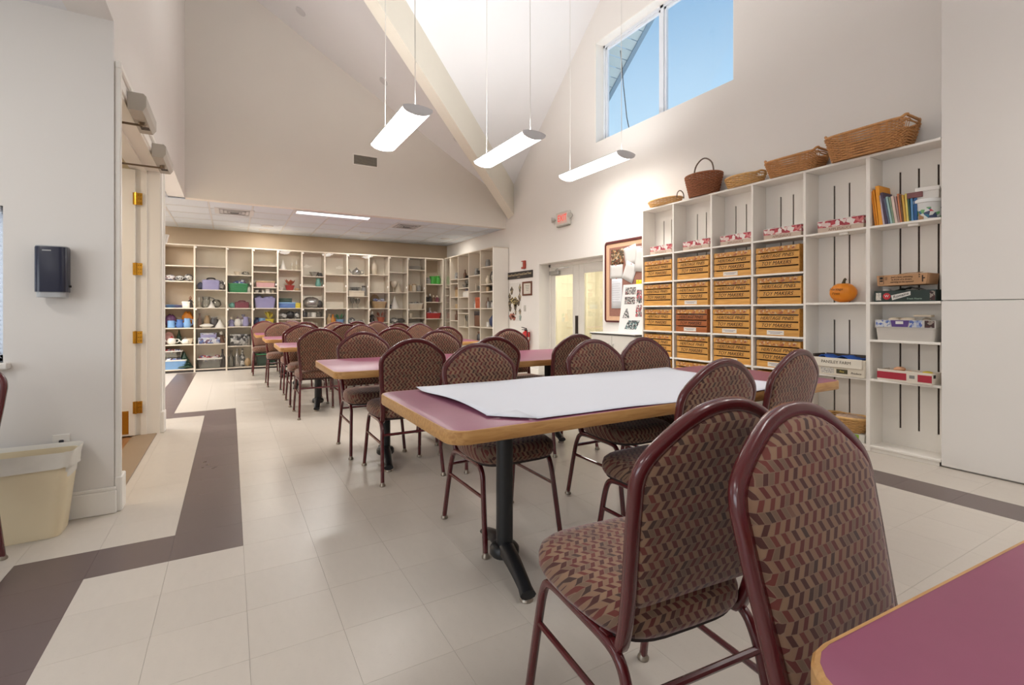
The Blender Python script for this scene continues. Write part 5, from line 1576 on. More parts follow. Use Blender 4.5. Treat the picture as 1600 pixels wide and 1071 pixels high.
for i in range(5):
    y0, y1 = RY[i] + .012, RY[i + 1] - .012
    O2(RX + RD - .012, RX + RD, y0, y1, .03, 2.385, 0).build('back_panel', SHELFBK, rs, ang=0)
    O2(RX + .012, RX + .03, y0, y1, 0, .032, 0).build('plinth', MATS['plinth_black'], rs, ang=0)
    for z in RSH[i]: O2(RX + .012, RX + RD - .012, y0, y1, z - .018, z, .002).build('shelf', SHELFB, rs, ang=30)
    if i == 4:
        for (z0, z1) in ((.06, 1.195), (1.205, 2.38)):
            gd = O2(RX - .004, RX + .001, y0 + .003, y1 - .003, z0, z1, 0).build('glass_door', GLASS, rs, ang=0)
            O2(RX - .012, RX - .0045, y1 - .03, y1 - .006, z1 - .03, z1 - .008, .003).build('clip', KN, gd, ang=30)

# ------------------------------------------------------------------ things on the alcove shelves
CO = {'white': (224, 220, 212), 'cream': (216, 204, 184), 'blue': (74, 110, 170), 'sky': (120, 160, 204), 'navy': (46, 56, 92), 'purple': (92, 52, 92), 'lilac': (150, 146, 186),
      'green': (70, 150, 100), 'dkgreen': (34, 62, 48), 'bright': (60, 150, 52), 'red': (164, 46, 44), 'brown': (110, 76, 56), 'rust': (176, 84, 52), 'orange': (212, 132, 40), 'yellow': (212, 192, 60),
      'grey': (140, 138, 134), 'dark': (58, 52, 52), 'silver': (168, 166, 164), 'tan': (186, 158, 120), 'pink': (206, 160, 160), 'wine': (116, 52, 66), 'teal': (110, 168, 156), 'black': (36, 34, 36), 'mixed': None}


def cm(c):
    if c == 'mixed': return blotch_mat('item_mixed', [(196, 192, 190), (96, 96, 120), (150, 140, 150), (206, 204, 206), (110, 84, 84)], 28)
    if c == 'bluemix': return blotch_mat('item_bluemix', [(196, 200, 214), (86, 104, 160), (150, 160, 196), (214, 214, 220), (100, 70, 90)], 30)
    if c == 'greymix': return blotch_mat('item_greymix', [(180, 178, 174), (80, 78, 78), (140, 138, 136), (206, 204, 200), (54, 50, 50)], 34)
    if c == 'redmix': return blotch_mat('item_redmix', [(180, 60, 66), (210, 190, 190), (90, 100, 150), (140, 40, 50), (200, 200, 206)], 30)
    if c == 'glass': return MATS.get('item_glass') or glass_mat('item_glass', (232, 234, 232), .9, .05, .10)
    if c == 'silver': return mat('item_silver', CO[c], .25, .8, var=.15, scale=20)
    return mat('item_' + c, CO[c], .42, var=.1, scale=18)


def L(p, n=14, c=(0, 0, 0), sx=1, sy=1): return MB().lathe(p, n, c, 0, sx, sy)


def k_jar(h, r): return [('body', L([(r * .8, 0), (r, h * .06), (r, h * .72), (r * .7, h * .82), (r * .7, h * .86)]), 0), ('lid', L([(r * .78, h * .86), (r * .8, h * .9), (r * .8, h * .97), (r * .7, h)]), 1)]
def k_vase(h, r): return [('body', L([(r * .55, 0), (r * .6, h * .03), (r, h * .4), (r * .85, h * .65), (r * .45, h * .82), (r * .62, h), (r * .55, h), (r * .4, h * .84)]), 0)]
def k_bottle(h, r): return [('body', L([(r * .9, 0), (r, h * .03), (r, h * .55), (r * .4, h * .72), (r * .34, h * .9), (r * .4, h * .92), (r * .4, h)]), 0)]
def k_mug(h, r): return [('body', L([(r * .85, 0), (r, h * .05), (r, h), (r * .92, h), (r * .9, h * .1)]), 0), ('handle', MB().tube([(r * .95, 0, h * .8), (r * 1.45, 0, h * .75), (r * 1.5, 0, h * .4), (r * .95, 0, h * .2)], r * .12, 6), 0)]
def k_pitcher(h, r): return [('body', L([(r * .7, 0), (r * .95, h * .15), (r, h * .4), (r * .7, h * .72), (r * .78, h), (r * .7, h), (r * .6, h * .72)]), 0), ('handle', MB().tube([(r * .7, 0, h * .92), (r * 1.4, 0, h * .85), (r * 1.4, 0, h * .4), (r * .95, 0, h * .25)], r * .11, 6), 0)]
def k_teapot(h, r): return [('body', L([(r * .6, 0), (r * .9, h * .12), (r, h * .38), (r * .75, h * .68), (r * .4, h * .76)]), 0), ('lid', L([(r * .45, h * .76), (r * .3, h * .86), (r * .1, h * .9), (r * .14, h * .97), (.001, h)]), 1), ('spout', MB().tube([(-r * .8, 0, h * .3), (-r * 1.3, 0, h * .42), (-r * 1.55, 0, h * .72)], [r * .22, r * .15, r * .1], 7), 0), ('handle', MB().tube([(r * .85, 0, h * .6), (r * 1.5, 0, h * .62), (r * 1.55, 0, h * .3), (r * .9, 0, h * .2)], r * .11, 6), 0)]
def k_bowl(h, r): return [('body', L([(r * .45, 0), (r * .5, h * .08), (r, h), (r * .94, h), (r * .4, h * .16)], 18), 0)]
def k_stack(h, r): return [('plate', L([(r * .5, h * q / 4), (r, h * (q + .7) / 4), (r, h * (q + .85) / 4), (r * .5, h * (q + .35) / 4)], 18), 0) for q in range(4)]
def k_tree(h, r):
    p = [(r * .12, 0), (r * .12, h * .08)]
    for q in range(5):
        p += [(r * (1 - q * .19), h * (.08 + .18 * q)), (r * (.62 - q * .12), h * (.25 + .17 * q))]
    m = L(p + [(.002, h)], 12)
    rd_ = random.Random(int(h * 1000))
    for q in range(70):
        a_ = rd_.uniform(0, 2 * PI); z = rd_.uniform(.1, .9); rr_ = r * (1 - z) * 1.02; b_ = (rr_ * math.cos(a_), rr_ * math.sin(a_), h * z)
        m.tube([(b_[0] * .7, b_[1] * .7, b_[2] + .01), (b_[0] * 1.15, b_[1] * 1.15, b_[2] - .02)], [r * .07, r * .02], 4)
    return [('foliage', m, 0)]
def k_cone(h, r): return [('body', L([(r, 0), (r * .98, h * .03), (r * .06, h * .96), (.001, h)], 18), 0)]
def k_box(w_, d_, h): return [('body', MB().box(-w_ / 2, w_ / 2, -d_ / 2, d_ / 2, 0, h * .8, .004), 0), ('lid', MB().box(-w_ / 2 - .004, w_ / 2 + .004, -d_ / 2 - .004, d_ / 2 + .004, h * .72, h, .004), 1)]
def k_tub(w_, d_, h): return [('body', MB().loft([rrect(w_ * .86, d_ * .86, .02, 0), rrect(w_, d_, .025, h * .9), rrect(w_ * .97, d_ * .97, .025, h * .9), rrect(w_ * .84, d_ * .84, .02, .006)]), 0), ('rim', MB().loft([rrect(w_ * 1.03, d_ * 1.03, .028, h * .86), rrect(w_ * 1.03, d_ * 1.03, .028, h), rrect(w_ * .96, d_ * .96, .025, h), rrect(w_ * .96, d_ * .96, .025, h * .86)], False, False), 1), ('contents', _pile(w_ * .8, d_ * .8, h * .75, h * .55), 2)]
def _pile(w_, d_, z, h):
    m = MB(); rd_ = random.Random(int(w_ * 991 + h * 77))
    for q in range(10):
        r = rd_.uniform(.16, .26) * min(w_, d_ * 1.3)
        m.lathe([(r * .5, 0), (r, r * .5), (r * .7, r * 1.1), (.001, r * 1.3)], 8, (rd_.uniform(-w_ / 2 + r * .6, w_ / 2 - r * .6), rd_.uniform(-d_ / 2 + r * .6, d_ / 2 - r * .6), z - r * .5 + rd_.uniform(0, h * .5)))
    return m
def k_case(w_, d_, h): return [('body', MB().loft([rrect(w_, d_, .03, 0), rrect(w_, d_, .03, h * .6)]), 0), ('cover', MB().loft([rrect(w_ * 1.03, d_ * 1.03, .03, h * .6), rrect(w_ * 1.0, d_, .03, h * .8), rrect(w_ * .85, d_ * .8, .03, h * .86)]), 1), ('handle', MB().tube(bezier_smooth([(-w_ * .25, 0, h * .8), (-w_ * .22, 0, h), (w_ * .22, 0, h), (w_ * .25, 0, h * .8)], 2), .012, 7), 2)]
def k_lump(w_, d_, h):
    loops = []; rd_ = random.Random(int(w_ * 997 + h * 313))
    for a_ in (-70, -40, -10, 20, 50, 75):
        p = math.radians(a_)
        loops.append([(w_ / 2 * math.cos(p) * math.cos(t_) * rd_.uniform(.8, 1.1), d_ / 2 * math.cos(p) * math.sin(t_) * rd_.uniform(.85, 1.05), h * (.5 + .5 * math.sin(p)) * rd_.uniform(.9, 1.05)) for t_ in [2 * PI * q / 16 for q in range(16)]])
    z = min(q[2] for q in loops[0]); loops[0] = [(x, y, 0) for x, y, _ in loops[0]]
    return [('body', MB().loft(loops), 0)]
def k_fig(h, r): return [('body', L([(r, 0), (r * .9, h * .1), (r * .5, h * .5), (r * .62, h * .6), (r * .3, h * .68)]), 0), ('head', L([(r * .2, h * .66), (r * .42, h * .76), (r * .42, h * .86), (r * .15, h * .97), (.001, h)]), 1), ('arm', MB().tube([(-r * .5, 0, h * .58), (-r * .95, -r * .3, h * .4)], r * .15, 6).tube([(r * .5, 0, h * .58), (r * .95, -r * .3, h * .4)], r * .15, 6), 0)]
def k_pot(h, r):
    m = MB(); rd_ = random.Random(int(h * 503))
    for q in range(14):
        a_ = rd_.uniform(0, 2 * PI); l_ = rd_.uniform(.35, .6) * h
        c_, s_ = math.cos(a_), math.sin(a_)
        m.add([(c_ * r * .2, s_ * r * .2, h * .42), (c_ * r * .8 - s_ * r * .22, s_ * r * .8 + c_ * r * .22, h * .42 + l_ * .7), (c_ * r * 1.15, s_ * r * 1.15, h * .42 + l_), (c_ * r * .8 + s_ * r * .22, s_ * r * .8 - c_ * r * .22, h * .42 + l_ * .66), (c_ * r * .75, s_ * r * .75, h * .42 + l_ * .6)], [(0, 1, 4), (1, 2, 4), (2, 3, 4), (3, 0, 4)])
    return [('pot', L([(r * .6, 0), (r * .9, h * .4), (r * .95, h * .4), (r * .95, h * .46), (r * .82, h * .46), (r * .6, h * .3)]), 0), ('leaves', m, 1)]
def k_platter(w_, h):
    m = MB().lathe([(w_ / 2 * .6, 0), (w_ / 2, .012), (w_ / 2, .018), (w_ / 2 * .55, .008)], 24, (0, 0, 0), 0, 1, h / w_)
    m.xf(Matrix.Translation((0, 0, h / 2)) @ Matrix.Rotation(math.radians(82), 4, 'X'))
    z = min(v[2] for v in m.v); m.v = [(a_, b_, c_ - z) for a_, b_, c_ in m.v]
    return [('plate', m, 0)]
def k_frame(w_, h):
    m = MB()
    for (a_, b_, c_, d_) in ((-w_ / 2, w_ / 2, 0, .02), (-w_ / 2, w_ / 2, h - .02, h), (-w_ / 2, -w_ / 2 + .02, .02, h - .02), (w_ / 2 - .02, w_ / 2, .02, h - .02)): m.box(a_, b_, -.01, .01, c_, d_, .003)
    return [('frame', m, 0), ('picture', MB().box(-w_ / 2 + .015, w_ / 2 - .015, -.003, .004, .015, h - .015), 1)]
def k_glass(h, r): return [('body', L([(r * .7, 0), (r * .7, .004), (r * .14, .01), (r * .12, h * .4), (r * .6, h * .52), (r, h * .8), (r * .9, h), (r * .84, h), (r * .9, h * .8), (r * .5, h * .54), (.001, h * .5)]), 0)]
def k_candle(h, r): return [('holder', L([(r, 0), (r, h * .05), (r * .3, h * .1), (r * .25, h * .5), (r * .5, h * .55), (r * .5, h * .6)]), 0), ('candle', L([(r * .3, h * .6), (r * .3, h * .97), (.001, h)]), 1)]
def k_basket(w_, d_, h):
    m = MB()
    for q in range(7):
        z = h * (q + .5) / 7; s = .82 + .18 * q / 6
        pts = [(x * s + .002 * math.cos(PI * (i + q)), y * s, max(z, .01)) for i, (x, y, _) in enumerate(rrect(w_, d_, .05, 0, 5))]
        m.tube(pts, h / 7 * .52, 5, closed=True)
    return [('weave', m, 0), ('contents', _pile(w_ * .85, d_ * .8, h * .8, h * .9), 1)]


KF = dict(jar=k_jar, vase=k_vase, bottle=k_bottle, mug=k_mug, pitcher=k_pitcher, teapot=k_teapot, bowl=k_bowl, stack=k_stack, tree=k_tree, cone=k_cone, box=k_box, tub=k_tub, case=k_case, lump=k_lump, fig=k_fig,
          pot=k_pot, platter=k_platter, frame=k_frame, glass=k_glass, candle=k_candle, basket=k_basket)
CACHE = {}


def put(kind, dims, cols, name, label, cat, loc, rz=0.0, group=None, sc_=1.0):
    key = (kind, dims)
    if key not in CACHE: CACHE[key] = [(n_, m.mesh(n_, 45), i) for n_, m, i in KF[kind](*dims)]
    t = thing(name, label, cat, loc, rz, group)
    cols = list(cols) + [cols[-1]] * 3
    t.scale = (sc_, sc_, sc_)
    for n_, me, i in CACHE[key]:
        if not me.materials: me.materials.append(None)
        o = bpy.data.objects.new(n_, me); COL.objects.link(o); o.parent = t
        o.material_slots[0].link = 'OBJECT'; o.material_slots[0].material = cm(cols[i])
    return t


# bay, shelf level, items: (kind, size, colours, position across bay 0..1, depth from face, noun, adjective phrase)
IT = [
 (0, 4, [('lump', (.17, .16, .10), ('mixed',), .22, .12, 'cloth_bundle', 'grey patterned cloth bundle'), ('lump', (.15, .15, .09), ('greymix',), .55, .13, 'cloth_bundle', 'dark spotted cloth bundle'), ('lump', (.13, .14, .12), ('greymix',), .85, .13, 'cloth_bundle', 'tall dark cloth bundle')]),
 (0, 3, [('stack', (.05, .10), ('sky',), .22, .14, 'dish_stack', 'stack of blue dishes'), ('stack', (.045, .09), ('lilac',), .50, .14, 'dish_stack', 'stack of lilac dishes'), ('box', (.10, .10, .10), ('white', 'white'), .74, .12, 'ceramic_box', 'small white ceramic box'), ('fig', (.19, .045), ('dark', 'brown'), .93, .12, 'figurine', 'dark slender figurine')]),
 (0, 2, [('lump', (.17, .15, .22), ('purple',), .17, .22, 'flower_bunch', 'dark purple flower bunch'), ('mug', (.115, .05), ('sky',), .27, .09, 'mug', 'light blue mug'), ('pitcher', (.13, .055), ('blue',), .54, .10, 'pitcher', 'deep blue pitcher'), ('lump', (.17, .10, .26), ('orange',), .80, .24, 'gourd', 'tall orange gourd'), ('pitcher', (.15, .055), ('sky', 'white'), .86, .09, 'pitcher', 'pale blue pitcher')]),
 (0, 1, [('platter', (.13, .20), ('pink',), .12, .24, 'plate', 'pink plate standing upright'), ('teapot', (.135, .06), ('white', 'red'), .28, .11, 'teapot', 'white teapot with red pattern'), ('tree', (.25, .06), ('dkgreen',), .50, .22, 'toy_tree', 'slim dark green toy tree'), ('teapot', (.11, .055), ('white', 'grey'), .72, .11, 'teapot', 'small white teapot'), ('bowl', (.09, .05), ('cream',), .93, .13, 'bowl', 'cream bowl')]),
 (0, 0, [('tub', (.30, .24, .15), ('sky', 'white', 'bluemix'), .30, .16, 'storage_tub', 'clear blue storage tub'), ('tree', (.27, .125), ('dkgreen',), .76, .14, 'toy_tree', 'bushy dark green toy tree')]),
 (1, 4, [('lump', (.11, .12, .12), ('navy',), .14, .12, 'cloth_bundle', 'navy cloth bundle'), ('case', (.24, .18, .19), ('lilac', 'lilac', 'black'), .50, .12, 'sewing_case', 'lilac carrying case with black handle'), ('lump', (.13, .13, .16), ('greymix',), .86, .13, 'cloth_bundle', 'grey speckled bundle')]),
 (1, 3, [('candle', (.17, .035), ('cream', 'white'), .10, .12, 'candlestick', 'cream candlestick'), ('pitcher', (.18, .075), ('glass',), .34, .12, 'glass_jug', 'clear glass jug'), ('cone', (.12, .06), ('white',), .50, .10, 'napkin_cone', 'small white cone'), ('lump', (.16, .15, .14), ('glass',), .68, .16, 'glass_bowl_cover', 'clear domed glass cover')]),
 (1, 2, [('bottle', (.24, .035), ('brown',), .12, .14, 'bottle', 'tall brown bottle'), ('lump', (.20, .14, .07), ('white',), .36, .10, 'folded_cloth', 'low white folded cloth'), ('vase', (.20, .06), ('tan',), .36, .24, 'vase', 'tan vase'), ('jar', (.18, .06), ('dark', 'grey'), .60, .18, 'jar', 'dark lidded jar'), ('cone', (.14, .075), ('white',), .85, .11, 'napkin_cone', 'white pleated cone')]),
 (1, 1, [('box', (.30, .2, .10), ('bluemix', 'bluemix'), .44, .14, 'gift_box', 'blue printed box lying flat'), ('fig', (.20, .06), ('brown', 'white'), .87, .12, 'figurine', 'brown figurine with white head')]),
 (1, 0, [('tub', (.34, .24, .17), ('glass', 'white', 'redmix'), .46, .15, 'storage_tub', 'white-rimmed tub of red and blue goods'), ('bottle', (.30, .04), ('dark',), .92, .13, 'bottle', 'tall dark bottle')]),
 (2, 5, [('bowl', (.06, .055), ('cream',), .40, .12, 'bowl', 'small cream bowl'), ('lump', (.12, .12, .07), ('glass',), .76, .14, 'glass_dish', 'low clear glass dish')]),
 (2, 4, [('basket', (.29, .20, .15), ('green', 'bluemix'), .42, .14, 'green_basket', 'bright green basket of grey bundles'), ('jar', (.10, .03), ('white', 'white'), .90, .10, 'jar', 'slim white jar')]),
 (2, 3, [('lump', (.12, .12, .09), ('teal',), .16, .12, 'cloth_bundle', 'teal cloth bundle'), ('case', (.21, .12, .12), ('wine', 'wine', 'wine'), .60, .12, 'wine_bag', 'wine red bag')]),
 (2, 2, [('fig', (.17, .05), ('lilac', 'cream'), .14, .12, 'figurine', 'lilac figurine'), ('teapot', (.17, .055), ('white', 'mixed'), .42, .13, 'teapot', 'white painted teapot'), ('vase', (.20, .05), ('mixed',), .66, .16, 'vase', 'speckled vase'), ('pitcher', (.16, .05), ('lilac',), .86, .11, 'pitcher', 'lilac pitcher')]),
 (2, 1, [('box', (.24, .2, .19), ('greymix', 'greymix'), .46, .15, 'tin_box', 'grey patterned tin box'), ('jar', (.18, .05), ('silver', 'dark'), .87, .12, 'jar', 'silver canister')]),
 (2, 0, [('bottle', (.28, .04), ('glass',), .16, .12, 'bottle', 'clear bottle at left'), ('bottle', (.30, .045), ('silver',), .40, .14, 'bottle', 'silvery bottle'), ('bottle', (.30, .04), ('greymix',), .62, .14, 'bottle', 'grey speckled bottle'), ('lump', (.10, .10, .14), ('tan',), .88, .12, 'cloth_bundle', 'tan bundle')]),
 (3, 5, [('box', (.28, .18, .11), ('pink', 'tan'), .52, .14, 'pinkish_box', 'wide pinkish box')]),
 (3, 4, [('bowl', (.04, .04), ('white',), .16, .10, 'saucer', 'small white saucer'), ('bottle', (.085, .028), ('white',), .42, .10, 'salt_shaker', 'white shaker'), ('mug', (.07, .04), ('white',), .62, .10, 'mug', 'white cup'), ('bottle', (.085, .026), ('cream',), .84, .10, 'pepper_shaker', 'cream shaker')]),
 (3, 3, [('tub', (.32, .22, .17), ('lilac', 'lilac', 'lilac'), .50, .14, 'lilac_hamper', 'lilac domed hamper')]),
 (3, 2, [('vase', (.15, .05), ('navy',), .14, .12, 'vase', 'navy vase'), ('mug', (.14, .055), ('sky',), .38, .11, 'mug', 'pale blue beaker'), ('pot', (.27, .08), ('yellow', 'yellow'), .70, .13, 'flower_pot', 'yellow flower pot')]),
 (3, 0, [('tub', (.30, .22, .20), ('dkgreen', 'green', 'dkgreen'), .60, .14, 'green_tub', 'dark green tub')]),
 (4, 5, [('cone', (.19, .06), ('white',), .22, .13, 'napkin_cone', 'white paper cone'), ('candle', (.13, .03), ('cream', 'white'), .62, .12, 'candlestick', 'short cream candlestick'), ('candle', (.17, .03), ('cream', 'white'), .82, .12, 'candlestick', 'taller cream candlestick')]),
 (4, 4, [('bowl', (.06, .04), ('white',), .14, .12, 'bowl', 'small white bowl'), ('pot', (.20, .085), ('red', 'rust'), .52, .12, 'red_pot', 'brick red pot'), ('lump', (.10, .10, .05), ('tan',), .84, .12, 'cloth_bundle', 'flat tan bundle')]),
 (4, 3, [('box', (.26, .16, .10), ('blue', 'sky'), .36, .12, 'game_box', 'blue game box'), ('box', (.11, .15, .09), ('yellow', 'yellow'), .82, .12, 'yellow_box', 'yellow box')]),
 (4, 2, [('lump', (.15, .13, .11), ('greymix',), .22, .12, 'cloth_bundle', 'grey spotted bundle'), ('lump', (.17, .13, .14), ('black',), .55, .13, 'black_bag', 'black bag'), ('lump', (.11, .12, .12), ('greymix',), .86, .12, 'cloth_bundle', 'dark mottled bundle')]),
 (5, 6, [('bowl', (.08, .085), ('silver',), .58, .13, 'metal_bowl', 'silver bowl'), ('jar', (.07, .04), ('dark', 'dark'), .86, .12, 'jar', 'small dark jar')]),
 (5, 5, [('pitcher', (.15, .05), ('teal',), .87, .11, 'pitcher', 'teal pitcher')]),
 (5, 3, [('jar', (.11, .035), ('dark', 'silver'), .12, .11, 'jar', 'dark jar'), ('mug', (.09, .04), ('silver',), .32, .10, 'mug', 'silver mug'), ('mug', (.085, .04), ('white',), .54, .10, 'mug', 'white mug'), ('jar', (.10, .04), ('glass', 'silver'), .80, .11, 'jar', 'glass jar')]),
 (5, 4, [('lump', (.30, .20, .20), ('silver',), .40, .14, 'foil_roaster', 'silver foil covered roaster'), ('lump', (.10, .12, .14), ('dark',), .86, .13, 'cloth_bundle', 'dark bundle')]),
 (5, 2, [('teapot', (.12, .06), ('cream', 'white'), .46, .12, 'teapot', 'cream teapot')]),
 (6, 2, [('bottle', (.20, .05), ('tan',), .22, .12, 'bottle', 'tan bottle'), ('bottle', (.19, .05), ('orange',), .40, .12, 'bottle', 'orange bottle'), ('pot', (.21, .085), ('sky', 'green'), .74, .13, 'flower_pot', 'sky blue flower pot')]),
 (7, 5, [('teapot', (.15, .085), ('silver', 'silver'), .50, .14, 'tureen', 'silver lidded tureen')]),
 (7, 4, [('box', (.28, .20, .10), ('cream', 'cream'), .45, .14, 'cream_box', 'cream box'), ('jar', (.20, .045), ('grey', 'dark'), .88, .14, 'jar', 'tall grey jar')]),
 (7, 3, [('glass', (.20, .045), ('glass',), .28, .12, 'goblet', 'clear goblet'), ('glass', (.18, .045), ('glass',), .55, .13, 'goblet', 'shorter clear goblet')]),
 (7, 2, [('lump', (.15, .14, .14), ('greymix',), .24, .12, 'cloth_bundle', 'grey bundle'), ('lump', (.18, .14, .09), ('greymix',), .64, .12, 'cloth_bundle', 'flat grey bundle')]),
 (8, 5, [('vase', (.28, .06), ('cream',), .35, .16, 'vase', 'tall cream vase')]),
 (8, 3, [('basket', (.26, .20, .13), ('tan', 'bluemix'), .58, .14, 'woven_tray', 'tan basket of lilac goods'), ('platter', (.24, .34), ('tan',), .46, .28, 'plate', 'tall tan oval platter')]),
 (8, 2, [('fig', (.22, .055), ('black', 'white'), .22, .12, 'figurine', 'black and white figurine'), ('pot', (.21, .085), ('rust', 'rust'), .70, .13, 'clay_pot', 'rust clay pot')]),
 (9, 4, [('glass', (.22, .07), ('cream',), .34, .14, 'goblet', 'cream goblet'), ('cone', (.24, .07), ('cream',), .62, .18, 'napkin_cone', 'cream paper cone')]),
 (9, 3, [('cone', (.26, .09), ('white',), .40, .14, 'lace_cone', 'large white cone'), ('fig', (.12, .035), ('dark', 'cream'), .10, .10, 'figurine', 'small dark figurine')]),
 (9, 2, [('lump', (.20, .14, .11), ('greymix',), .30, .12, 'cloth_bundle', 'dark speckled bundle'), ('lump', (.17, .14, .10), ('dark',), .74, .12, 'cloth_bundle', 'low dark bundle')]),
 (10, 5, [('stack', (.08, .12), ('white',), .55, .14, 'dish_stack', 'stack of white plates')]),
 (10, 4, [('jar', (.15, .05), ('tan', 'cream'), .18, .12, 'jar', 'tan jar'), ('jar', (.15, .05), ('cream', 'tan'), .46, .12, 'jar', 'cream jar'), ('jar', (.14, .05), ('grey', 'cream'), .74, .12, 'jar', 'grey jar')]),
 (10, 3, [('tub', (.34, .20, .13), ('cream', 'white', 'greymix'), .48, .14, 'white_tub', 'white rimmed tub')]),
 (10, 2, [('mug', (.09, .04), ('cream',), .18, .10, 'mug', 'cream mug')]),
 (10, 1, [('frame', (.32, .25), ('grey', 'white'), .50, .08, 'framed_picture', 'grey framed white picture')]),
 (11, 4, [('jar', (.13, .05), ('grey', 'grey'), .26, .12, 'jar', 'grey jar'), ('mug', (.16, .075), ('bright',), .56, .13, 'green_mug', 'bright green tankard'), ('jar', (.17, .055), ('bright', 'bright'), .84, .12, 'green_jar', 'bright green canister')]),
 (11, 3, [('fig', (.15, .045), ('black', 'white'), .14, .12, 'figurine', 'black figurine with pale head'), ('fig', (.17, .045), ('dark', 'white'), .36, .12, 'figurine', 'tall dark figurine'), ('fig', (.14, .045), ('brown', 'cream'), .58, .12, 'figurine', 'brown figurine'), ('fig', (.14, .045), ('wine', 'cream'), .80, .12, 'figurine', 'wine coloured figurine')]),
 (11, 2, [('tub', (.32, .20, .11), ('red', 'red', 'redmix'), .46, .13, 'red_tub', 'red tray of small goods'), ('vase', (.22, .04), ('white',), .46, .25, 'vase', 'white vase')]),
]
seen = {}
for bay, lev, items in IT:
    zs = BSH[bay]; top = len(zs) - lev
    for (kind, dims, cols, fx_, dy, nm, ph) in items:
        x = BX[bay] + .014 + (BX[bay + 1] - BX[bay] - .028) * fx_
        wid = dims[0] if kind in ('box', 'tub', 'case', 'lump', 'basket', 'platter', 'frame') else dims[1] * 2
        hw2 = wid / 2 * 1.06 + (dims[1] * .55 if kind in ('mug', 'pitcher', 'teapot') else 0)
        hgt = dims[2] if len(dims) == 3 else (dims[1] if kind in ('platter', 'frame') else dims[0])
        room = (zs[lev + 1] if lev + 1 < len(zs) else BZT) - zs[lev] - .03
        sc_ = max(.7, min(1.18, room / (hgt * (1.35 if kind in ('tub', 'basket') else 1.02)), (BX[bay + 1] - BX[bay] - .04) / (2 * hw2)))
        hw2 *= sc_
        x = min(max(x, BX[bay] + .018 + hw2), BX[bay + 1] - .018 - hw2)
        lab = f'{ph}, {ordn[top - 1]} shelf from top, {ordn[bay]} back-wall bay from left'
        cat = nm.split('_')[-1]
        put(kind, dims, cols, nm, lab, cat, (x, BY + .03 + max(dy, (dims[1] if kind in ('box', 'tub', 'case', 'lump', 'basket') else 0) / 2 * 1.06 * sc_ + .01), zs[lev]), sc_=sc_)
# second clear tub stacked on the bottom-left one, and a second box in the second bay
put('tub', (.30, .24, .13), ('glass', 'white', 'redmix'), 'storage_tub', 'white-rimmed tub of pale goods, stacked on the clear blue tub', 'tub', (BX[0] + .014 + .16, BY + .19, .062 + .215))
put('box', (.26, .2, .10), ('lilac', 'bluemix'), 'gift_box', 'lilac printed box stacked on the blue printed box, second bay', 'box', (BX[1] + .22, BY + .17, .523 + .1005))
put('box', (.24, .14, .10), ('dkgreen', 'dkgreen'), 'game_box', 'dark green box stacked on the blue game box, fifth bay', 'box', (BX[4] + .15, BY + .15, 1.208 + .1005))
put('stack', (.10, .12), ('greymix',), 'dish_stack', 'grey dish stack standing on the cream box, eighth bay', 'stack', (BX[7] + .20, BY + .17, 1.474 + .1005))

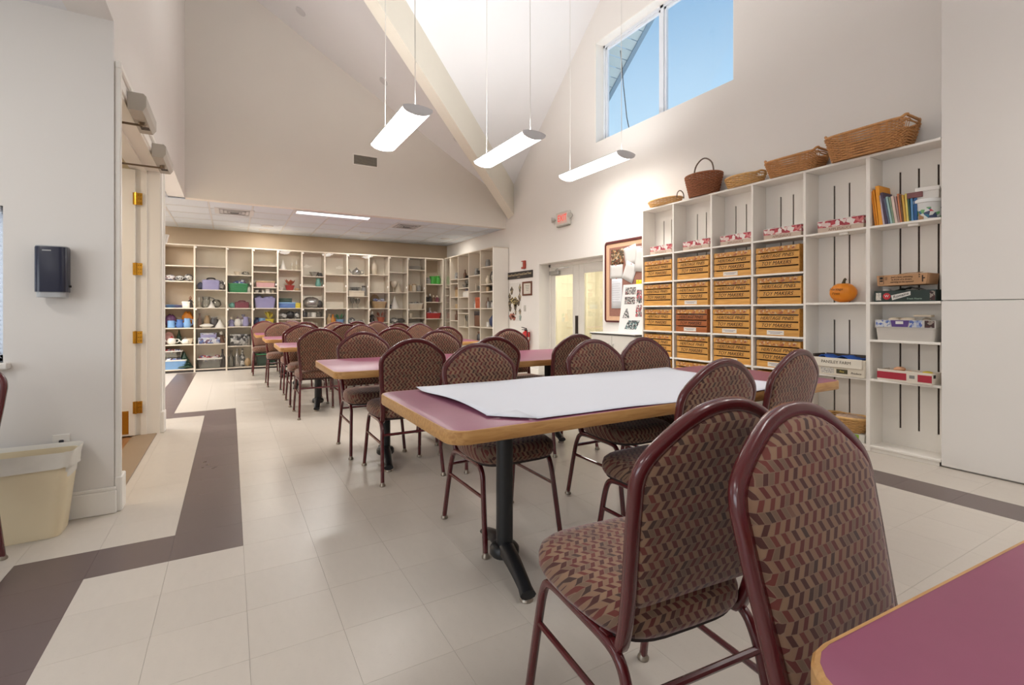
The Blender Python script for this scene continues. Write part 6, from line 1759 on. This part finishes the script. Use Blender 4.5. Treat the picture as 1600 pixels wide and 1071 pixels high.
IR = [
 (0, 6, [('jar', (.22, .05), ('white', 'white'), .25, 'jar', 'tall white canister')]),
 (0, 5, [('lump', (.20, .18, .24), ('glass',), .35, 'glass_dome', 'large clear glass dome')]),
 (0, 4, [('stack', (.09, .13), ('glass',), .45, 'dish_stack', 'stack of clear dishes')]),
 (0, 3, [('vase', (.24, .05), ('brown',), .20, 'vase', 'brown vase'), ('jar', (.13, .045), ('silver', 'dark'), .50, 'jar', 'silver jar'), ('jar', (.12, .04), ('grey', 'grey'), .80, 'jar', 'grey jar')]),
 (0, 2, [('lump', (.24, .18, .22), ('navy',), .40, 'navy_bag', 'navy blue bag'), ('mug', (.09, .04), ('white',), .82, 'mug', 'white mug')]),
 (0, 1, [('case', (.28, .18, .18), ('grey', 'cream', 'grey'), .45, 'carry_case', 'grey carrying case')]),
 (1, 5, [('bowl', (.08, .11), ('glass',), .45, 'bowl', 'clear bowl')]),
 (1, 4, [('stack', (.10, .13), ('silver',), .45, 'dish_stack', 'stack of silver dishes')]),
 (1, 3, [('box', (.20, .16, .20), ('rust', 'rust'), .40, 'rust_box', 'rust brown box'), ('jar', (.12, .04), ('white', 'white'), .82, 'jar', 'white jar')]),
 (1, 2, [('box', (.22, .18, .28), ('brown', 'dark'), .42, 'brown_box', 'tall brown box'), ('fig', (.12, .04), ('white', 'cream'), .84, 'figurine', 'white figurine')]),
 (1, 1, [('jar', (.26, .08), ('dark', 'brown'), .45, 'jar', 'dark crock')]),
 (2, 7, [('stack', (.06, .13), ('dark',), .45, 'dish_stack', 'stack of dark plates')]),
 (2, 6, [('glass', (.15, .05), ('glass',), .30, 'goblet', 'clear goblet'), ('glass', (.14, .05), ('glass',), .66, 'goblet', 'second clear goblet')]),
 (2, 5, [('tub', (.24, .18, .12), ('white', 'cream', 'mixed'), .45, 'white_tub', 'white tub')]),
 (2, 4, [('frame', (.16, .18), ('dark', 'brown'), .30, 'framed_picture', 'dark framed picture')]),
 (2, 2, [('glass', (.20, .06), ('glass',), .25, 'goblet', 'clear goblet at right'), ('glass', (.22, .06), ('glass',), .60, 'goblet', 'tall clear goblet')]),
 (3, 6, [('bowl', (.05, .09), ('dark',), .45, 'bowl', 'dark bowl')]),
 (3, 4, [('box', (.20, .15, .20), ('tan', 'brown'), .40, 'tan_box', 'tan wooden box')]),
 (3, 3, [('vase', (.20, .055), ('dark',), .40, 'vase', 'dark vase')]),
 (3, 2, [('pitcher', (.20, .06), ('silver',), .40, 'pitcher', 'silver pitcher')]),
 (3, 1, [('bottle', (.30, .06), ('greymix',), .40, 'bottle', 'grey bottle')]),
 (4, 3, [('glass', (.16, .045), ('glass',), .45, 'goblet', 'clear goblet')]),
 (4, 2, [('bottle', (.22, .045), ('glass',), .45, 'bottle', 'clear bottle')]),
]
FILL = [('jar', (.14, .045), 'grey'), ('vase', (.16, .045), 'cream'), ('mug', (.09, .045), 'tan'), ('bottle', (.19, .035), 'brown'), ('bowl', (.07, .07), 'silver'), ('jar', (.11, .05), 'white'), ('pitcher', (.14, .045), 'grey'), ('candle', (.15, .03), 'cream')]
for q, (bay, lev, items) in enumerate(IR):
    if bay < 4 and sum((i_[1][0] if len(i_[1]) == 3 else 2 * i_[1][1]) for i_ in items) < .30:
        kd, dm, cl = FILL[q % len(FILL)]
        items.append((kd, dm, (cl, cl), .88, kd if kd != 'candle' else 'candlestick', f'slim {cl} {kd}'))
for bay, lev, items in IR:
    zs = RSH[bay]; top = len(zs) - lev
    for (kind, dims, cols, f_, nm, ph) in items:
        wid = dims[0] if kind in ('box', 'tub', 'case', 'lump', 'basket', 'frame') else dims[1] * 2
        hw2 = wid / 2 * 1.06 + (dims[1] * .55 if kind in ('mug', 'pitcher', 'teapot') else 0)
        hgt = dims[2] if len(dims) == 3 else (dims[1] if kind == 'frame' else dims[0])
        room = (zs[lev + 1] if lev + 1 < len(zs) else 2.385) - zs[lev] - .03
        sc_ = max(.6, min(1.15, room / (hgt * (1.35 if kind == 'tub' else 1.02))))
        hw2 *= sc_
        y = RY[bay] + (RY[bay + 1] - RY[bay]) * f_
        y = min(max(y, RY[bay] + .016 + hw2), RY[bay + 1] - .016 - hw2)
        dd = max(.11, (dims[1] if kind in ('box', 'tub', 'case', 'lump', 'basket') else dims[1] if kind in ('bowl', 'stack', 'jar', 'mug', 'vase', 'glass') else .05) / (2 if kind in ('box', 'tub', 'case', 'lump', 'basket') else 1) + .02)
        put(kind, dims, cols, nm, f'{ph}, {ordn[top - 1]} shelf from top, {ordn[bay]} side-shelving bay from the end panel', nm.split('_')[-1], (RX + .02 + dd * sc_, y, zs[lev]), -PI / 2, sc_=sc_)
